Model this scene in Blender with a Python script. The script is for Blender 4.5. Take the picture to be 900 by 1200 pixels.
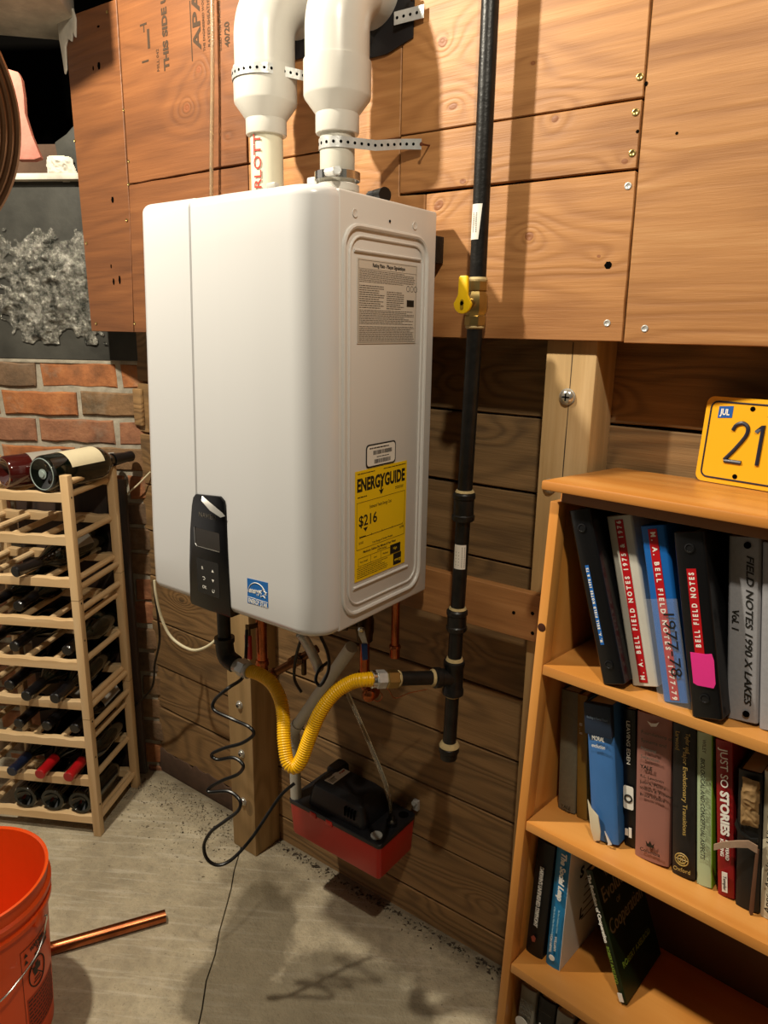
import bpy, bmesh, math, random
from mathutils import Vector, Matrix
random.seed(7)
PI = math.pi
sc = bpy.context.scene
for o in list(bpy.data.objects): bpy.data.objects.remove(o)
COL = sc.collection

# ---------------- camera ----------------
cd = bpy.data.cameras.new('camera'); cam = bpy.data.objects.new('camera', cd); COL.objects.link(cam)
cd.sensor_fit = 'VERTICAL'; cd.sensor_height = 36.0; cd.lens = 36.0*850.0/1200.0
cd.clip_start = 0.02
R_ = Vector((0.80284867, 0.59598611, 0.01531558)); U_ = Vector((-0.15830713, 0.18834649, 0.96925974)); D_ = Vector((-0.57478071, 0.78059347, -0.24556258))
cam.matrix_world = Matrix(((R_.x, U_.x, -D_.x, 0.725), (R_.y, U_.y, -D_.y, -1.266), (R_.z, U_.z, -D_.z, 1.4177), (0, 0, 0, 1)))
sc.camera = cam
# ---------------- world, lamps, exposure ----------------
w = bpy.data.worlds.new('world'); sc.world = w; w.use_nodes = True
w.node_tree.nodes['Background'].inputs[0].default_value = (1.0, 0.90, 0.78, 1)
w.node_tree.nodes['Background'].inputs[1].default_value = 0.40
def lamp(name, loc, power, col, radius):
    l = bpy.data.lights.new(name, 'POINT'); l.energy = power; l.color = col; l.shadow_soft_size = radius
    o = bpy.data.objects.new(name, l); o.location = loc; COL.objects.link(o)
lamp('left_ceiling_bulb', (-0.66, -0.95, 2.42), 92, (1.0, 0.91, 0.74), 0.03)
lamp('right_ceiling_bulb', (0.68, -1.04, 2.50), 42, (1.0, 0.91, 0.74), 0.03)
sc.view_settings.view_transform = 'Standard'; sc.view_settings.look = 'None'; sc.view_settings.gamma = 1.0
sc.view_settings.use_curve_mapping = False
sc.view_settings.exposure = 0.55

# ---------------- materials ----------------
def lin(h):
    h = h.lstrip('#'); v = [int(h[i:i+2], 16)/255 for i in (0, 2, 4)]
    return tuple((c/12.92 if c <= 0.04045 else ((c+0.055)/1.055)**2.4) for c in v) + (1,)
MC = {}
def newmat(name):
    m = bpy.data.materials.new(name); m.use_nodes = True
    nt = m.node_tree; b = nt.nodes['Principled BSDF']
    return m, nt, b
class N:
    def __init__(s, nt): s.nt = nt
    def n(s, t, ins=None, **kw):
        x = s.nt.nodes.new(t)
        for k, v in kw.items(): setattr(x, k, v)
        for k, v in (ins or {}).items():
            if hasattr(v, 'is_output'): s.nt.links.new(v, x.inputs[k])
            else: x.inputs[k].default_value = v
        return x
    def math(s, op, a, b=0.0, c=0.0):
        return s.n('ShaderNodeMath', {0: a, 1: b, 2: c}, operation=op).outputs[0]
    def ramp(s, f, stops):
        x = s.n('ShaderNodeValToRGB', {0: f}); cr = x.color_ramp
        while len(cr.elements) < len(stops): cr.elements.new(0.5)
        for e, (p_, c_) in zip(cr.elements, stops): e.position = p_; e.color = c_ if len(c_) == 4 else tuple(c_)+(1,)
        return x.outputs[0]
    def mix(s, f, a, b, mode='MIX'):
        x = s.n('ShaderNodeMix', {0: f, 6: a, 7: b}, data_type='RGBA', blend_type=mode); return x.outputs[2]
    def coords(s, scale=(1, 1, 1), rnd=0.0):
        tc = s.n('ShaderNodeTexCoord').outputs['Object']
        if rnd:
            oi = s.n('ShaderNodeObjectInfo').outputs['Random']
            off = s.math('MULTIPLY', oi, rnd)
            tc = s.n('ShaderNodeVectorMath', {0: tc, 1: s.n('ShaderNodeCombineXYZ', {0: off, 1: off, 2: off}).outputs[0]}, operation='ADD').outputs[0]
        return s.n('ShaderNodeVectorMath', {0: tc, 1: scale}, operation='MULTIPLY').outputs[0]
    def noise(s, v, sc_, det=3, rough=0.55, dist=0.0):
        return s.n('ShaderNodeTexNoise', {'Vector': v, 'Scale': sc_, 'Detail': det, 'Roughness': rough, 'Distortion': dist}).outputs[0]
def bump(g, b, h, strength=0.3, dist=0.002):
    x = g.n('ShaderNodeBump', {'Strength': strength, 'Distance': dist, 'Height': h}); g.nt.links.new(x.outputs[0], b.inputs['Normal'])
def plain(name, col, rough=0.5, metal=0.0, spec=0.5, coat=0.0, vary=0.0, vscale=12, bmp=0.0, bscale=60, alpha=None, trans=0.0, ior=1.45):
    if name in MC: return MC[name]
    m, nt, b = newmat(name); g = N(nt)
    c = lin(col) if isinstance(col, str) else col
    b.inputs['Base Color'].default_value = c; b.inputs['Roughness'].default_value = rough; b.inputs['Metallic'].default_value = metal
    b.inputs['Specular IOR Level'].default_value = spec; b.inputs['Coat Weight'].default_value = coat; b.inputs['Coat Roughness'].default_value = 0.06
    b.inputs['Transmission Weight'].default_value = trans; b.inputs['IOR'].default_value = ior
    if vary:
        f = g.noise(g.coords(rnd=5), vscale, 5, 0.6)
        col_ = g.mix(g.ramp(f, [(0.3, (0, 0, 0)), (0.7, (1, 1, 1))]), tuple(x*(1-vary) for x in c[:3])+(1,), tuple(min(1, x*(1+vary)) for x in c[:3])+(1,))
        nt.links.new(col_, b.inputs['Base Color'])
    if bmp: bump(g, b, g.noise(g.coords(), bscale, 4, 0.6), bmp, 0.002)
    MC[name] = m; return m
def wood(name, dark, base, light, axis=0, scale=1.0, rings=14, rough=0.6, knots=0.0, fine=0.35, bmp=0.25, gray=0.0, rnd=7.0, coat=0.0, contrast=1.0, knotscale=3.0, pts=None):
    m, nt, b = newmat(name); g = N(nt)
    sv = [1.6*scale]*3; sv[axis] = 0.22*scale
    v = g.coords(tuple(sv), rnd)
    fld = g.noise(v, 3.2, 2, 0.45, 0.3)
    kf = None
    if knots:
        kv = [1.0*scale]*3; kv[axis] = 0.6*scale
        kc = g.coords(tuple(kv), rnd)
        vo = g.n('ShaderNodeTexVoronoi', {'Vector': kc, 'Scale': knotscale, 'Randomness': 1.0}, feature='F1').outputs['Distance']
        kd = g.math('POWER', g.math('MAXIMUM', g.math('SUBTRACT', 1.0, g.math('MULTIPLY', vo, 1/0.38)), 0.0), 2.0)
        fld = g.math('ADD', fld, g.math('MULTIPLY', kd, 0.55*knots))
        kf = g.math('MULTIPLY', g.math('GREATER_THAN', kd, 0.72), min(1.0, knots*0.8))
    kn2 = None
    if pts:
        gp_ = g.n('ShaderNodeNewGeometry').outputs['Position']
        gp_ = g.n('ShaderNodeVectorMath', {0: gp_, 1: g.n('ShaderNodeVectorMath', {0: g.n('ShaderNodeTexNoise', {'Vector': gp_, 'Scale': 9.0, 'Detail': 2.0}).outputs['Color'], 1: (.03, .03, .03)}, operation='MULTIPLY').outputs[0]}, operation='ADD').outputs[0]
        for (px_, py_, pz_), k_ in pts:
            d_ = g.n('ShaderNodeVectorMath', {0: gp_, 1: (-px_-.015, -py_-.015, -pz_-.015)}, operation='ADD').outputs[0]
            d_ = g.n('ShaderNodeVectorMath', {0: d_, 1: (.75, 0.0, 1.0)}, operation='MULTIPLY').outputs[0]
            l_ = g.n('ShaderNodeVectorMath', {0: d_}, operation='LENGTH').outputs['Value']
            e_ = g.math('EXPONENT', g.math('MULTIPLY', l_, -1/(.030*(.5+.5*k_))))
            fld = g.math('ADD', fld, g.math('MULTIPLY', e_, .30*k_))
            q_ = g.math('MULTIPLY', g.math('LESS_THAN', l_, .0095*k_), .75)
            kn2 = q_ if kn2 is None else g.math('MAXIMUM', kn2, q_)
    s1 = g.math('SINE', g.math('MULTIPLY', fld, rings*6.283))
    s1 = g.math('POWER', g.math('MULTIPLY_ADD', s1, 0.5, 0.5), 1.8)
    fv = [38.0*scale]*3; fv[axis] = 1.6*scale
    f2 = g.noise(g.coords(tuple(fv), rnd), 1.0, 4, 0.65)
    f4v = [150.0*scale]*3; f4v[axis] = 7.0*scale
    f4 = g.noise(g.coords(tuple(f4v), rnd), 1.0, 3, 0.7)
    f3 = g.noise(g.coords(tuple(x*0.6 for x in sv), rnd), 5, 3, 0.5)
    t = g.math('ADD', g.math('MULTIPLY', s1, 0.45*contrast), g.math('MULTIPLY', f2, fine*1.6))
    t = g.math('ADD', t, g.math('MULTIPLY', f3, 0.55))
    t = g.math('ADD', t, g.math('MULTIPLY', g.math('SUBTRACT', f4, 0.5), fine*0.7))
    t = g.math('SUBTRACT', t, 0.12)
    c = g.ramp(t, [(0.12, lin(light)), (0.48, lin(base)), (0.95, lin(dark))])
    if kf is not None:
        c = g.mix(kf, c, tuple(x*0.35 for x in lin(dark)[:3])+(1,))
    if kn2 is not None: c = g.mix(kn2, c, lin('#7a4422'))
    if gray:
        c = g.mix(g.math('MULTIPLY', g.ramp(g.noise(g.coords((1, 1, 1), rnd), 4, 4, 0.6), [(0.4, (0, 0, 0)), (0.65, (1, 1, 1))]), gray), c, lin('#57544a'))
    oi = g.n('ShaderNodeObjectInfo').outputs['Random']
    hs = g.n('ShaderNodeHueSaturation', {'Hue': 0.5, 'Saturation': 1.0, 'Value': g.math('MULTIPLY_ADD', oi, 0.22, 0.89), 'Fac': 1.0, 'Color': c})
    nt.links.new(hs.outputs[0], b.inputs['Base Color'])
    b.inputs['Roughness'].default_value = rough; b.inputs['Coat Weight'].default_value = coat; b.inputs['Coat Roughness'].default_value = 0.3
    bump(g, b, g.math('ADD', g.math('MULTIPLY', s1, -0.5), g.math('ADD', g.math('MULTIPLY', f2, -0.8), g.math('MULTIPLY', f4, -0.9))), bmp, 0.002)
    return m

M = {}
KNOTS = [((-0.0193, -0.1150, 1.8818), .9), ((0.0068, -0.1150, 1.7839), .6), ((-0.6798, -0.1150, 1.8773), 1.0), ((-0.6318, -0.1150, 1.9477), .7), ((0.1524, -0.1150, 1.8199), .35), ((0.1912, -0.1150, 1.7398), .5), ((0.1627, -0.1150, 1.5694), .7), ((-0.0178, -0.1150, 1.6292), .8), ((0.0343, -0.1150, 1.6616), .5), ((-0.1762, -0.1150, 1.8569), .5), ((0.3121, -0.1150, 1.6620), .35), ((-0.5457, -0.1150, 1.8088), .3), ((0.2808, -0.1150, 1.5314), .25)]
M['ply'] = wood('plywood', '#88582e', '#b07c49', '#c99a66', 0, 1.0, 18, 0.55, fine=0.50, bmp=0.35, contrast=0.36, pts=KNOTS)
M['ply_red_dim'] = wood('plywood_reddish_dim', '#5c361c', '#7c4c28', '#946036', 0, 1.0, 18, 0.55, fine=0.50, bmp=0.35, contrast=0.36, pts=KNOTS)  # redder sheets, with the dim left-hand light also put into their colour
M['plank'] = wood('old_plank', '#5c4428', '#8a6940', '#a88255', 0, 1.3, 16, 0.8, knots=0.6, fine=0.40, bmp=0.6, gray=0.1, knotscale=4.5, contrast=0.6)
M['post'] = wood('post_timber', '#8a7048', '#ad8d5e', '#c6a87c', 2, 1.2, 7, 0.75, knots=0.5, fine=0.35, bmp=0.35, contrast=0.6)
M['pine_x'] = wood('pine_shelf', '#b46f2b', '#cd883d', '#db9c52', 0, 1.0, 7, 0.38, fine=0.18, bmp=0.06, coat=0.2, contrast=0.6, rnd=3)
M['pine_z'] = wood('pine_side', '#b46f2b', '#cd883d', '#db9c52', 2, 1.0, 7, 0.38, fine=0.18, bmp=0.06, coat=0.2, contrast=0.6, rnd=3)
M['rack_x'] = wood('rack_rail_wood', '#b79263', '#cfae80', '#dcc096', 0, 1.5, 6, 0.55, fine=0.2, bmp=0.08, contrast=0.5)
M['rack_y'] = wood('rack_bar_wood', '#b79263', '#cfae80', '#dcc096', 1, 1.5, 6, 0.55, fine=0.2, bmp=0.08, contrast=0.5)
M['rack_z'] = wood('rack_post_wood', '#b79263', '#cfae80', '#dcc096', 2, 1.5, 6, 0.55, fine=0.2, bmp=0.08, contrast=0.5)
M['dark_wood'] = wood('dark_wood', '#1a1109', '#33231a', '#443022', 2, 1.0, 8, 0.7, bmp=0.3)
M['enamel'] = plain('white_enamel', '#d2d2d2', 0.22, spec=0.5, coat=0.35, bmp=0.02, bscale=25)
M['enamel_side'] = plain('white_side_panel', '#d0cdc8', 0.38)
M['black_gloss'] = plain('black_gloss_plastic', '#08080a', 0.28, spec=0.35, coat=0.15)
M['black_plastic'] = plain('black_plastic', '#17171a', 0.42, bmp=0.05, bscale=300)
M['black_rubber'] = plain('black_rubber', '#0c0c0d', 0.32)
M['black_iron'] = plain('black_iron', '#1d1c1b', 0.38, metal=0.3, vary=0.5, vscale=40, bmp=0.35, bscale=120)
M['pvc'] = plain('white_pvc', '#c2bfb7', 0.3, vary=0.04)
M['pvc_cream'] = plain('cream_pvc', '#cdc8b2', 0.35, vary=0.05)
M['pvc_gray'] = plain('grey_pvc', '#b9b6aa', 0.45, vary=0.08)
M['zinc'] = plain('galvanised_steel', '#c4c5c3', 0.35, metal=0.45, vary=0.15, vscale=60, bmp=0.3, bscale=150)
M['chrome'] = plain('bright_steel', '#cfcfcc', 0.18, metal=1.0)
M['brass'] = plain('brass', '#a08a56', 0.32, metal=0.9, vary=0.15, vscale=50)
M['copper'] = plain('copper', '#a8623e', 0.27, metal=1.0, vary=0.3, vscale=30)
M['yellow'] = plain('yellow_coating', '#f2b90c', 0.32)
M['yellow_label'] = plain('yellow_label_paper', '#ecc511', 0.5)
M['yellow_handle'] = plain('yellow_handle_vinyl', '#e8bd08', 0.4)
M['red_tank'] = plain('red_tank_plastic', '#b51f17', 0.3, vary=0.08, vscale=9, bmp=0.08, bscale=25)
M['paste'] = plain('dried_pipe_paste', '#bda97a', 0.8, vary=0.2, vscale=80, bmp=0.5)
M['white_paper'] = plain('white_paper', '#e3dfd6', 0.6)
M['ink'] = plain('black_ink', '#17150f', 0.6)
M['ink_gray'] = plain('grey_ink', '#5d5850', 0.6)
M['white_ink'] = plain('white_ink', '#efece2', 0.5)
M['red_ink'] = plain('red_ink', '#b5301f', 0.6)
M['blue_sticker'] = plain('blue_sticker', '#1363ad', 0.45)
M['orange'] = plain('orange_bucket_plastic', '#f05518', 0.35, vary=0.06, vscale=5)
M['red_vinyl'] = plain('red_vinyl', '#b5131b', 0.35)
M['blue_vinyl'] = plain('blue_vinyl', '#1561b0', 0.4)
M['white_cable'] = plain('white_cable_sheath', '#d9cfae', 0.5)
M['pink_foam'] = plain('pink_insulation', '#a8695a', 0.9, vary=0.15, vscale=30, bmp=0.5)
m, nt, b = newmat('clear_vinyl'); M['clear'] = m
b.inputs['Base Color'].default_value = (0.95, 0.95, 0.93, 1); b.inputs['Transmission Weight'].default_value = 0.95; b.inputs['Roughness'].default_value = 0.05; b.inputs['IOR'].default_value = 1.3
m, nt, b = newmat('thin_clear_film'); M['film'] = m
b.inputs['Base Color'].default_value = (1, 1, 1, 1); b.inputs['Roughness'].default_value = 0.12; b.inputs['Alpha'].default_value = 0.05; b.inputs['Specular IOR Level'].default_value = 0.8
m, nt, b = newmat('bottle_glass'); M['bottle'] = m
b.inputs['Base Color'].default_value = lin('#070b07'); b.inputs['Roughness'].default_value = 0.07; b.inputs['Coat Weight'].default_value = 0.5

# floor concrete
m, nt, b = newmat('concrete_floor'); g = N(nt); M['concrete'] = m
v = g.coords()
n1 = g.noise(v, 3.0, 5, 0.6); n2 = g.noise(v, 26, 6, 0.7); n3 = g.noise(g.coords((1, 1, 1)), 140, 3, 0.6)
c = g.ramp(n1, [(0.3, lin('#978b73')), (0.5, lin('#b2a58a')), (0.7, lin('#c8bca0'))])
c = g.mix(g.math('MULTIPLY', g.ramp(n2, [(0.42, (0, 0, 0)), (0.66, (1, 1, 1))]), 0.5), c, lin('#857c6a'))
c = g.mix(g.math('MULTIPLY', g.ramp(n3, [(0.62, (0, 0, 0)), (0.7, (1, 1, 1))]), 0.45), c, lin('#5d5443'))
# trowel scratches
st = g.n('ShaderNodeVectorMath', {0: g.n('ShaderNodeMapping', {'Vector': v, 'Rotation': (0, 0, -0.55)}).outputs[0], 1: (5, 70, 1)}, operation='MULTIPLY').outputs[0]
c = g.mix(g.math('MULTIPLY', g.ramp(g.noise(st, 1.0, 3, 0.6), [(0.52, (0, 0, 0)), (0.66, (1, 1, 1))]), 0.35), c, lin('#d6cdb9'))
# dampness and cast shadow, painted as one stain in front of the pump
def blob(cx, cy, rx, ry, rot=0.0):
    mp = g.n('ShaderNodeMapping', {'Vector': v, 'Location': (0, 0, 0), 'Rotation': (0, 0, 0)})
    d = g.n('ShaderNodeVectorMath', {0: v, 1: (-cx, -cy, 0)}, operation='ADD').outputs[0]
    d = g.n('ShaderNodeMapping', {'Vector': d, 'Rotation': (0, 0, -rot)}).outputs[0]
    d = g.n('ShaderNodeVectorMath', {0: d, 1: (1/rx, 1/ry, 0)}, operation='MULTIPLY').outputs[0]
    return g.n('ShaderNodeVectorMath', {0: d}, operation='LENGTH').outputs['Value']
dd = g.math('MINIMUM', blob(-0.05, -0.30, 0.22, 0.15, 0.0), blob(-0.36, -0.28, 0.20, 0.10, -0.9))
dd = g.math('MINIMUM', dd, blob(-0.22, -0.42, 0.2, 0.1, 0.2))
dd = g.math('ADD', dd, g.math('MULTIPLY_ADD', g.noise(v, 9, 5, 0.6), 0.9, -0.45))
damp_shade = g.ramp(dd, [(0.80, (1, 1, 1)), (1.0, (0, 0, 0))])
c = g.mix(g.math('MULTIPLY', damp_shade, 0.68), c, lin('#5b513d'))
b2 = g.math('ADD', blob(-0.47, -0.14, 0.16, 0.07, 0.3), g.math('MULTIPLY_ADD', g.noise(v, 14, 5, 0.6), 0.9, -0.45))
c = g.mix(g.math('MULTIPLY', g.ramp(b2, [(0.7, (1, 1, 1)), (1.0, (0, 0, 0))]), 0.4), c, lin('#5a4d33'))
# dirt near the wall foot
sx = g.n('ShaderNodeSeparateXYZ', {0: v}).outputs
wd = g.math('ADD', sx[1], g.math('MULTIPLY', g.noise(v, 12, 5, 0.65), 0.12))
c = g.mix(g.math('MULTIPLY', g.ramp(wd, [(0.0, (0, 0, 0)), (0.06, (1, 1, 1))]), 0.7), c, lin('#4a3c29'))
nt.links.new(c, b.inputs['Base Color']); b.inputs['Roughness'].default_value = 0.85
bump(g, b, g.math('ADD', g.math('ADD', n2, g.math('MULTIPLY', n3, 0.35)), g.math('MULTIPLY', n1, 1.5)), 0.9, 0.008)

# bricks
def brickmat(name, a, b_, c_):
    m, nt, b = newmat(name); g = N(nt)
    v = g.coords((1, 1, 1), 9)
    n1 = g.noise(v, 14, 5, 0.65); n2 = g.noise(v, 70, 4, 0.6)
    c = g.ramp(n1, [(0.3, lin(a)), (0.5, lin(b_)), (0.72, lin(c_))])
    c = g.mix(g.math('MULTIPLY', g.ramp(g.noise(v, 8, 6, 0.7), [(0.55, (0, 0, 0)), (0.68, (1, 1, 1))]), 0.45), c, lin('#8b7c68'))
    oi = g.n('ShaderNodeObjectInfo').outputs['Random']
    hs = g.n('ShaderNodeHueSaturation', {'Hue': 0.5, 'Saturation': g.math('MULTIPLY_ADD', oi, 0.15, 0.85), 'Value': g.math('MULTIPLY_ADD', oi, 0.3, 0.8), 'Fac': 1.0, 'Color': c})
    nt.links.new(hs.outputs[0], b.inputs['Base Color']); b.inputs['Roughness'].default_value = 0.9
    bump(g, b, g.math('ADD', n1, n2), 0.7, 0.004)
    return m
M['brick'] = brickmat('red_brick', '#6e4426', '#93592f', '#ab6f3e')
M['brick_grey'] = brickmat('sooty_brick', '#57452f', '#755737', '#8f6b47')
M['mortar'] = plain('grey_mortar', '#989080', 0.95, vary=0.3, vscale=30, bmp=0.9, bscale=70)
M['white_plaster'] = plain('peeling_white_plaster', '#c4beb0', 0.85, vary=0.3, vscale=12, bmp=0.8, bscale=40)
M['grey_parge'] = plain('dark_grey_parging', '#3a3934', 0.5, vary=0.45, vscale=6, bmp=0.6, bscale=20)
m, nt, b = newmat('shiny_crumpled_coating'); g = N(nt); M['crumple'] = m
v = g.coords(); n1 = g.noise(v, 28, 6, 0.75); n2 = g.noise(v, 9, 3, 0.6)
c = g.ramp(n1, [(0.35, lin('#2e2f2a')), (0.52, lin('#75736b')), (0.7, lin('#bdbab0'))])
nt.links.new(c, b.inputs['Base Color']); b.inputs['Roughness'].default_value = 0.2; b.inputs['Metallic'].default_value = 0.6
bump(g, b, g.math('ADD', n1, n2), 1.0, 0.012)
M['void'] = plain('void_black', '#0a0908', 1.0, spec=0.0)  # near-black paints the dark of gaps, holes and the wall pocket; also small screws
M['brown_block'] = plain('brown_stained_block', '#4e3a2c', 0.9, vary=0.35, vscale=10, bmp=0.6)
M['rubble'] = plain('crumbled_mortar', '#8a806b', 0.95, vary=0.4, vscale=90)
M['grit'] = plain('dark_grit', '#40362a', 0.95)

# ---------------- mesh building ----------------
class MB:
    def __init__(s): s.v = []; s.f = []
    def add(s, vs, fs):
        k = len(s.v); s.v += [Vector(x) for x in vs]; s.f += [tuple(i+k for i in f) for f in fs]; return s
    def box(s, a, b, fr=None):
        x0, y0, z0 = a; x1, y1, z1 = b
        vs = [(x0,y0,z0),(x1,y0,z0),(x1,y1,z0),(x0,y1,z0),(x0,y0,z1),(x1,y0,z1),(x1,y1,z1),(x0,y1,z1)]
        if fr is not None: vs = [fr @ Vector(q) for q in vs]
        return s.add(vs, [(0,3,2,1),(4,5,6,7),(0,1,5,4),(1,2,6,5),(2,3,7,6),(3,0,4,7)])
    def tube(s, pts, r, n=10, caps=True, closed=False):
        pts = [Vector(q) for q in pts]; m_ = len(pts)
        rs = r if isinstance(r, (list, tuple)) else [r]*m_
        T = []
        for i in range(m_):
            if closed: t = pts[(i+1) % m_]-pts[i-1]
            else: t = pts[min(i+1, m_-1)]-pts[max(i-1, 0)]
            T.append(t.normalized() if t.length > 1e-9 else Vector((0, 0, 1)))
        a = Vector((0, 0, 1)) if abs(T[0].z) < 0.9 else Vector((1, 0, 0))
        nrm = (a-T[0]*a.dot(T[0])).normalized(); vs = []
        for i in range(m_):
            nrm = nrm-T[i]*nrm.dot(T[i]); nrm.normalize(); bn = T[i].cross(nrm)
            for k in range(n):
                q = 2*PI*k/n; vs.append(pts[i]+(nrm*math.cos(q)+bn*math.sin(q))*rs[i])
        fs = []
        for i in range(m_ if closed else m_-1):
            j = (i+1) % m_
            for k in range(n): fs.append((i*n+k, i*n+(k+1) % n, j*n+(k+1) % n, j*n+k))
        if caps and not closed:
            fs.append(tuple(range(n))[::-1]); fs.append(tuple((m_-1)*n+k for k in range(n)))
        return s.add(vs, fs)
    def lathe(s, prof, o=(0,0,0), ax=(0,0,1), n=24):   # prof: (r, t)
        ax = Vector(ax).normalized(); o = Vector(o)
        a = Vector((1, 0, 0)) if abs(ax.x) < 0.9 else Vector((0, 1, 0))
        e1 = (a-ax*a.dot(ax)).normalized(); e2 = ax.cross(e1); vs = []; fs = []
        for r, t in prof:
            for k in range(n):
                q = 2*PI*k/n; vs.append(o+ax*t+(e1*math.cos(q)+e2*math.sin(q))*max(r, 1e-5))
        for i in range(len(prof)-1):
            for k in range(n): fs.append((i*n+k, i*n+(k+1) % n, (i+1)*n+(k+1) % n, (i+1)*n+k))
        fs.append(tuple(range(n))[::-1]); fs.append(tuple((len(prof)-1)*n+k for k in range(n)))
        return s.add(vs, fs)
    def prism(s, poly, o, xd, yd, zd, t):   # poly in (xd,yd) plane, extruded t along zd
        o = Vector(o); xd = Vector(xd); yd = Vector(yd); zd = Vector(zd); n = len(poly)
        vs = [o+xd*a+yd*b for a, b in poly]+[o+xd*a+yd*b+zd*t for a, b in poly]
        fs = [tuple(range(n))[::-1], tuple(range(n, 2*n))]+[(i, (i+1) % n, n+(i+1) % n, n+i) for i in range(n)]
        return s.add(vs, fs)
    def mesh(s, name, mat, off=None, bevel=0.0, seg=2, smooth=True, angle=0.6):
        me = bpy.data.meshes.new(name)
        vs = [v-off for v in s.v] if off is not None else s.v
        me.from_pydata([tuple(v) for v in vs], [], s.f); me.validate()
        bm = bmesh.new(); bm.from_mesh(me)
        if bevel:
            bmesh.ops.remove_doubles(bm, verts=bm.verts, dist=1e-6)
            bmesh.ops.recalc_face_normals(bm, faces=bm.faces)
            es = [e for e in bm.edges if len(e.link_faces) == 2 and e.calc_face_angle(0) > 0.5]
            bmesh.ops.bevel(bm, geom=es, offset=bevel, segments=seg, affect='EDGES', profile=0.5, clamp_overlap=True)
        bmesh.ops.recalc_face_normals(bm, faces=bm.faces)
        bm.to_mesh(me); bm.free()
        if smooth:
            me.shade_smooth(); me.set_sharp_from_angle(angle=angle)
        if mat: me.materials.append(mat)
        return me
def tagit(o, label=None, cat=None, group=None, kind=None):
    if label: o['label'] = label
    if cat: o['category'] = cat
    if group: o['group'] = group
    if kind: o['kind'] = kind
    return o
def thing(name, label, cat, loc=(0,0,0), R=None, group=None):
    o = bpy.data.objects.new(name, None); COL.objects.link(o); o.empty_display_size = 0.05
    if R is not None: o.matrix_world = Matrix.Translation(Vector(loc)) @ R.to_4x4(); o['_l'] = 1
    else: o.location = loc
    return tagit(o, label, cat, group)
def rootof(o):
    while o.parent: o = o.parent
    return o
def part(name, mb, mat, parent, label=None, kind=None, **kw):
    off = None
    if parent is not None:
        r = rootof(parent)
        if not r.get('_l'): off = Vector(r.location)
    me = mb.mesh(name, mat, off, **kw)
    o = bpy.data.objects.new(name, me); COL.objects.link(o)
    if parent is not None: o.parent = parent
    return tagit(o, label, kind=kind)
def solo(name, mb, mat, label, cat, loc, R=None, group=None, kind=None, **kw):
    loc = Vector(loc)
    me = mb.mesh(name, mat, None if R is not None else loc, **kw)
    o = bpy.data.objects.new(name, me); COL.objects.link(o)
    if R is not None: o.matrix_world = Matrix.Translation(loc) @ R.to_4x4(); o['_l'] = 1
    else: o.location = loc
    return tagit(o, label, cat, group, kind)
def struct(name, mb, mat, loc=(0,0,0), R=None, label=None, **kw):
    return solo(name, mb, mat, label, None, loc, R, kind='structure', **kw)
def child(name, me, parent, loc=(0,0,0), R=None):
    o = bpy.data.objects.new(name, me); COL.objects.link(o); o.parent = parent
    o.matrix_local = Matrix.Translation(Vector(loc)) @ (R.to_4x4() if R is not None else Matrix())
    return o
def copy_tree(o, parent=None):
    c = o.copy(); COL.objects.link(c); c.parent = parent
    for ch in list(o.children): copy_tree(ch, c)
    return c
def text(s_, size, mat, parent, o, xd, yd, name='lettering', width=None, align='LEFT', bold=0.0, space=1.0, thick=0.0004, italic=0.0, label=None):
    cu = bpy.data.curves.new(name, 'FONT'); cu.body = s_; cu.size = size; cu.align_x = align; cu.align_y = 'CENTER'
    cu.extrude = thick; cu.offset = bold; cu.shear = italic; cu.space_character = space; cu.resolution_u = 3
    t = bpy.data.objects.new(name, cu); COL.objects.link(t)
    dg = bpy.context.evaluated_depsgraph_get(); me = bpy.data.meshes.new_from_object(t.evaluated_get(dg))
    bpy.data.objects.remove(t); bpy.data.curves.remove(cu)
    if len(me.vertices) == 0: return None
    xs = [v.co.x for v in me.vertices]
    k = 1.0
    if width: k = width/max(1e-6, max(xs)-min(xs))
    xd = Vector(xd).normalized(); yd = Vector(yd).normalized(); zd = xd.cross(yd); o = Vector(o)
    r = rootof(parent)
    if not r.get('_l'): o = o-Vector(r.location)
    for v in me.vertices:
        c_ = v.co.copy(); v.co = o+xd*c_.x*k+yd*c_.y+zd*c_.z
    me.materials.clear(); me.materials.append(mat); me.name = name
    ob = bpy.data.objects.new(name, me); COL.objects.link(ob); ob.parent = parent
    if label: ob['label'] = label
    return ob
def arc(c, r, a0, a1, n, e1, e2):
    c = Vector(c); e1 = Vector(e1); e2 = Vector(e2)
    return [c+(e1*math.cos(a0+(a1-a0)*i/n)+e2*math.sin(a0+(a1-a0)*i/n))*r for i in range(n+1)]
def spline(pts, n=8, closed=False):
    P = [Vector(q) for q in pts]; out = []; m_ = len(P)
    for i in range(m_ if closed else m_-1):
        if closed: p0, p1, p2, p3 = P[i-1], P[i], P[(i+1) % m_], P[(i+2) % m_]
        else: p0, p1, p2, p3 = P[max(i-1, 0)], P[i], P[i+1], P[min(i+2, m_-1)]
        for k in range(n):
            t = k/n
            out.append(0.5*((2*p1)+(p2-p0)*t+(2*p0-5*p1+4*p2-p3)*t*t+(3*p1-p0-3*p2+p3)*t**3))
    if not closed: out.append(P[-1])
    return out
def rrect(x0, y0, x1, y1, r, n=5):
    o = []
    for cx, cy, a in ((x1-r, y0+r, -PI/2), (x1-r, y1-r, 0), (x0+r, y1-r, PI/2), (x0+r, y0+r, PI)):
        for i in range(n+1): q = a+PI/2*i/n; o.append((cx+r*math.cos(q), cy+r*math.sin(q)))
    return o
X, Y, Z = Vector((1, 0, 0)), Vector((0, 1, 0)), Vector((0, 0, 1))
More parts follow.
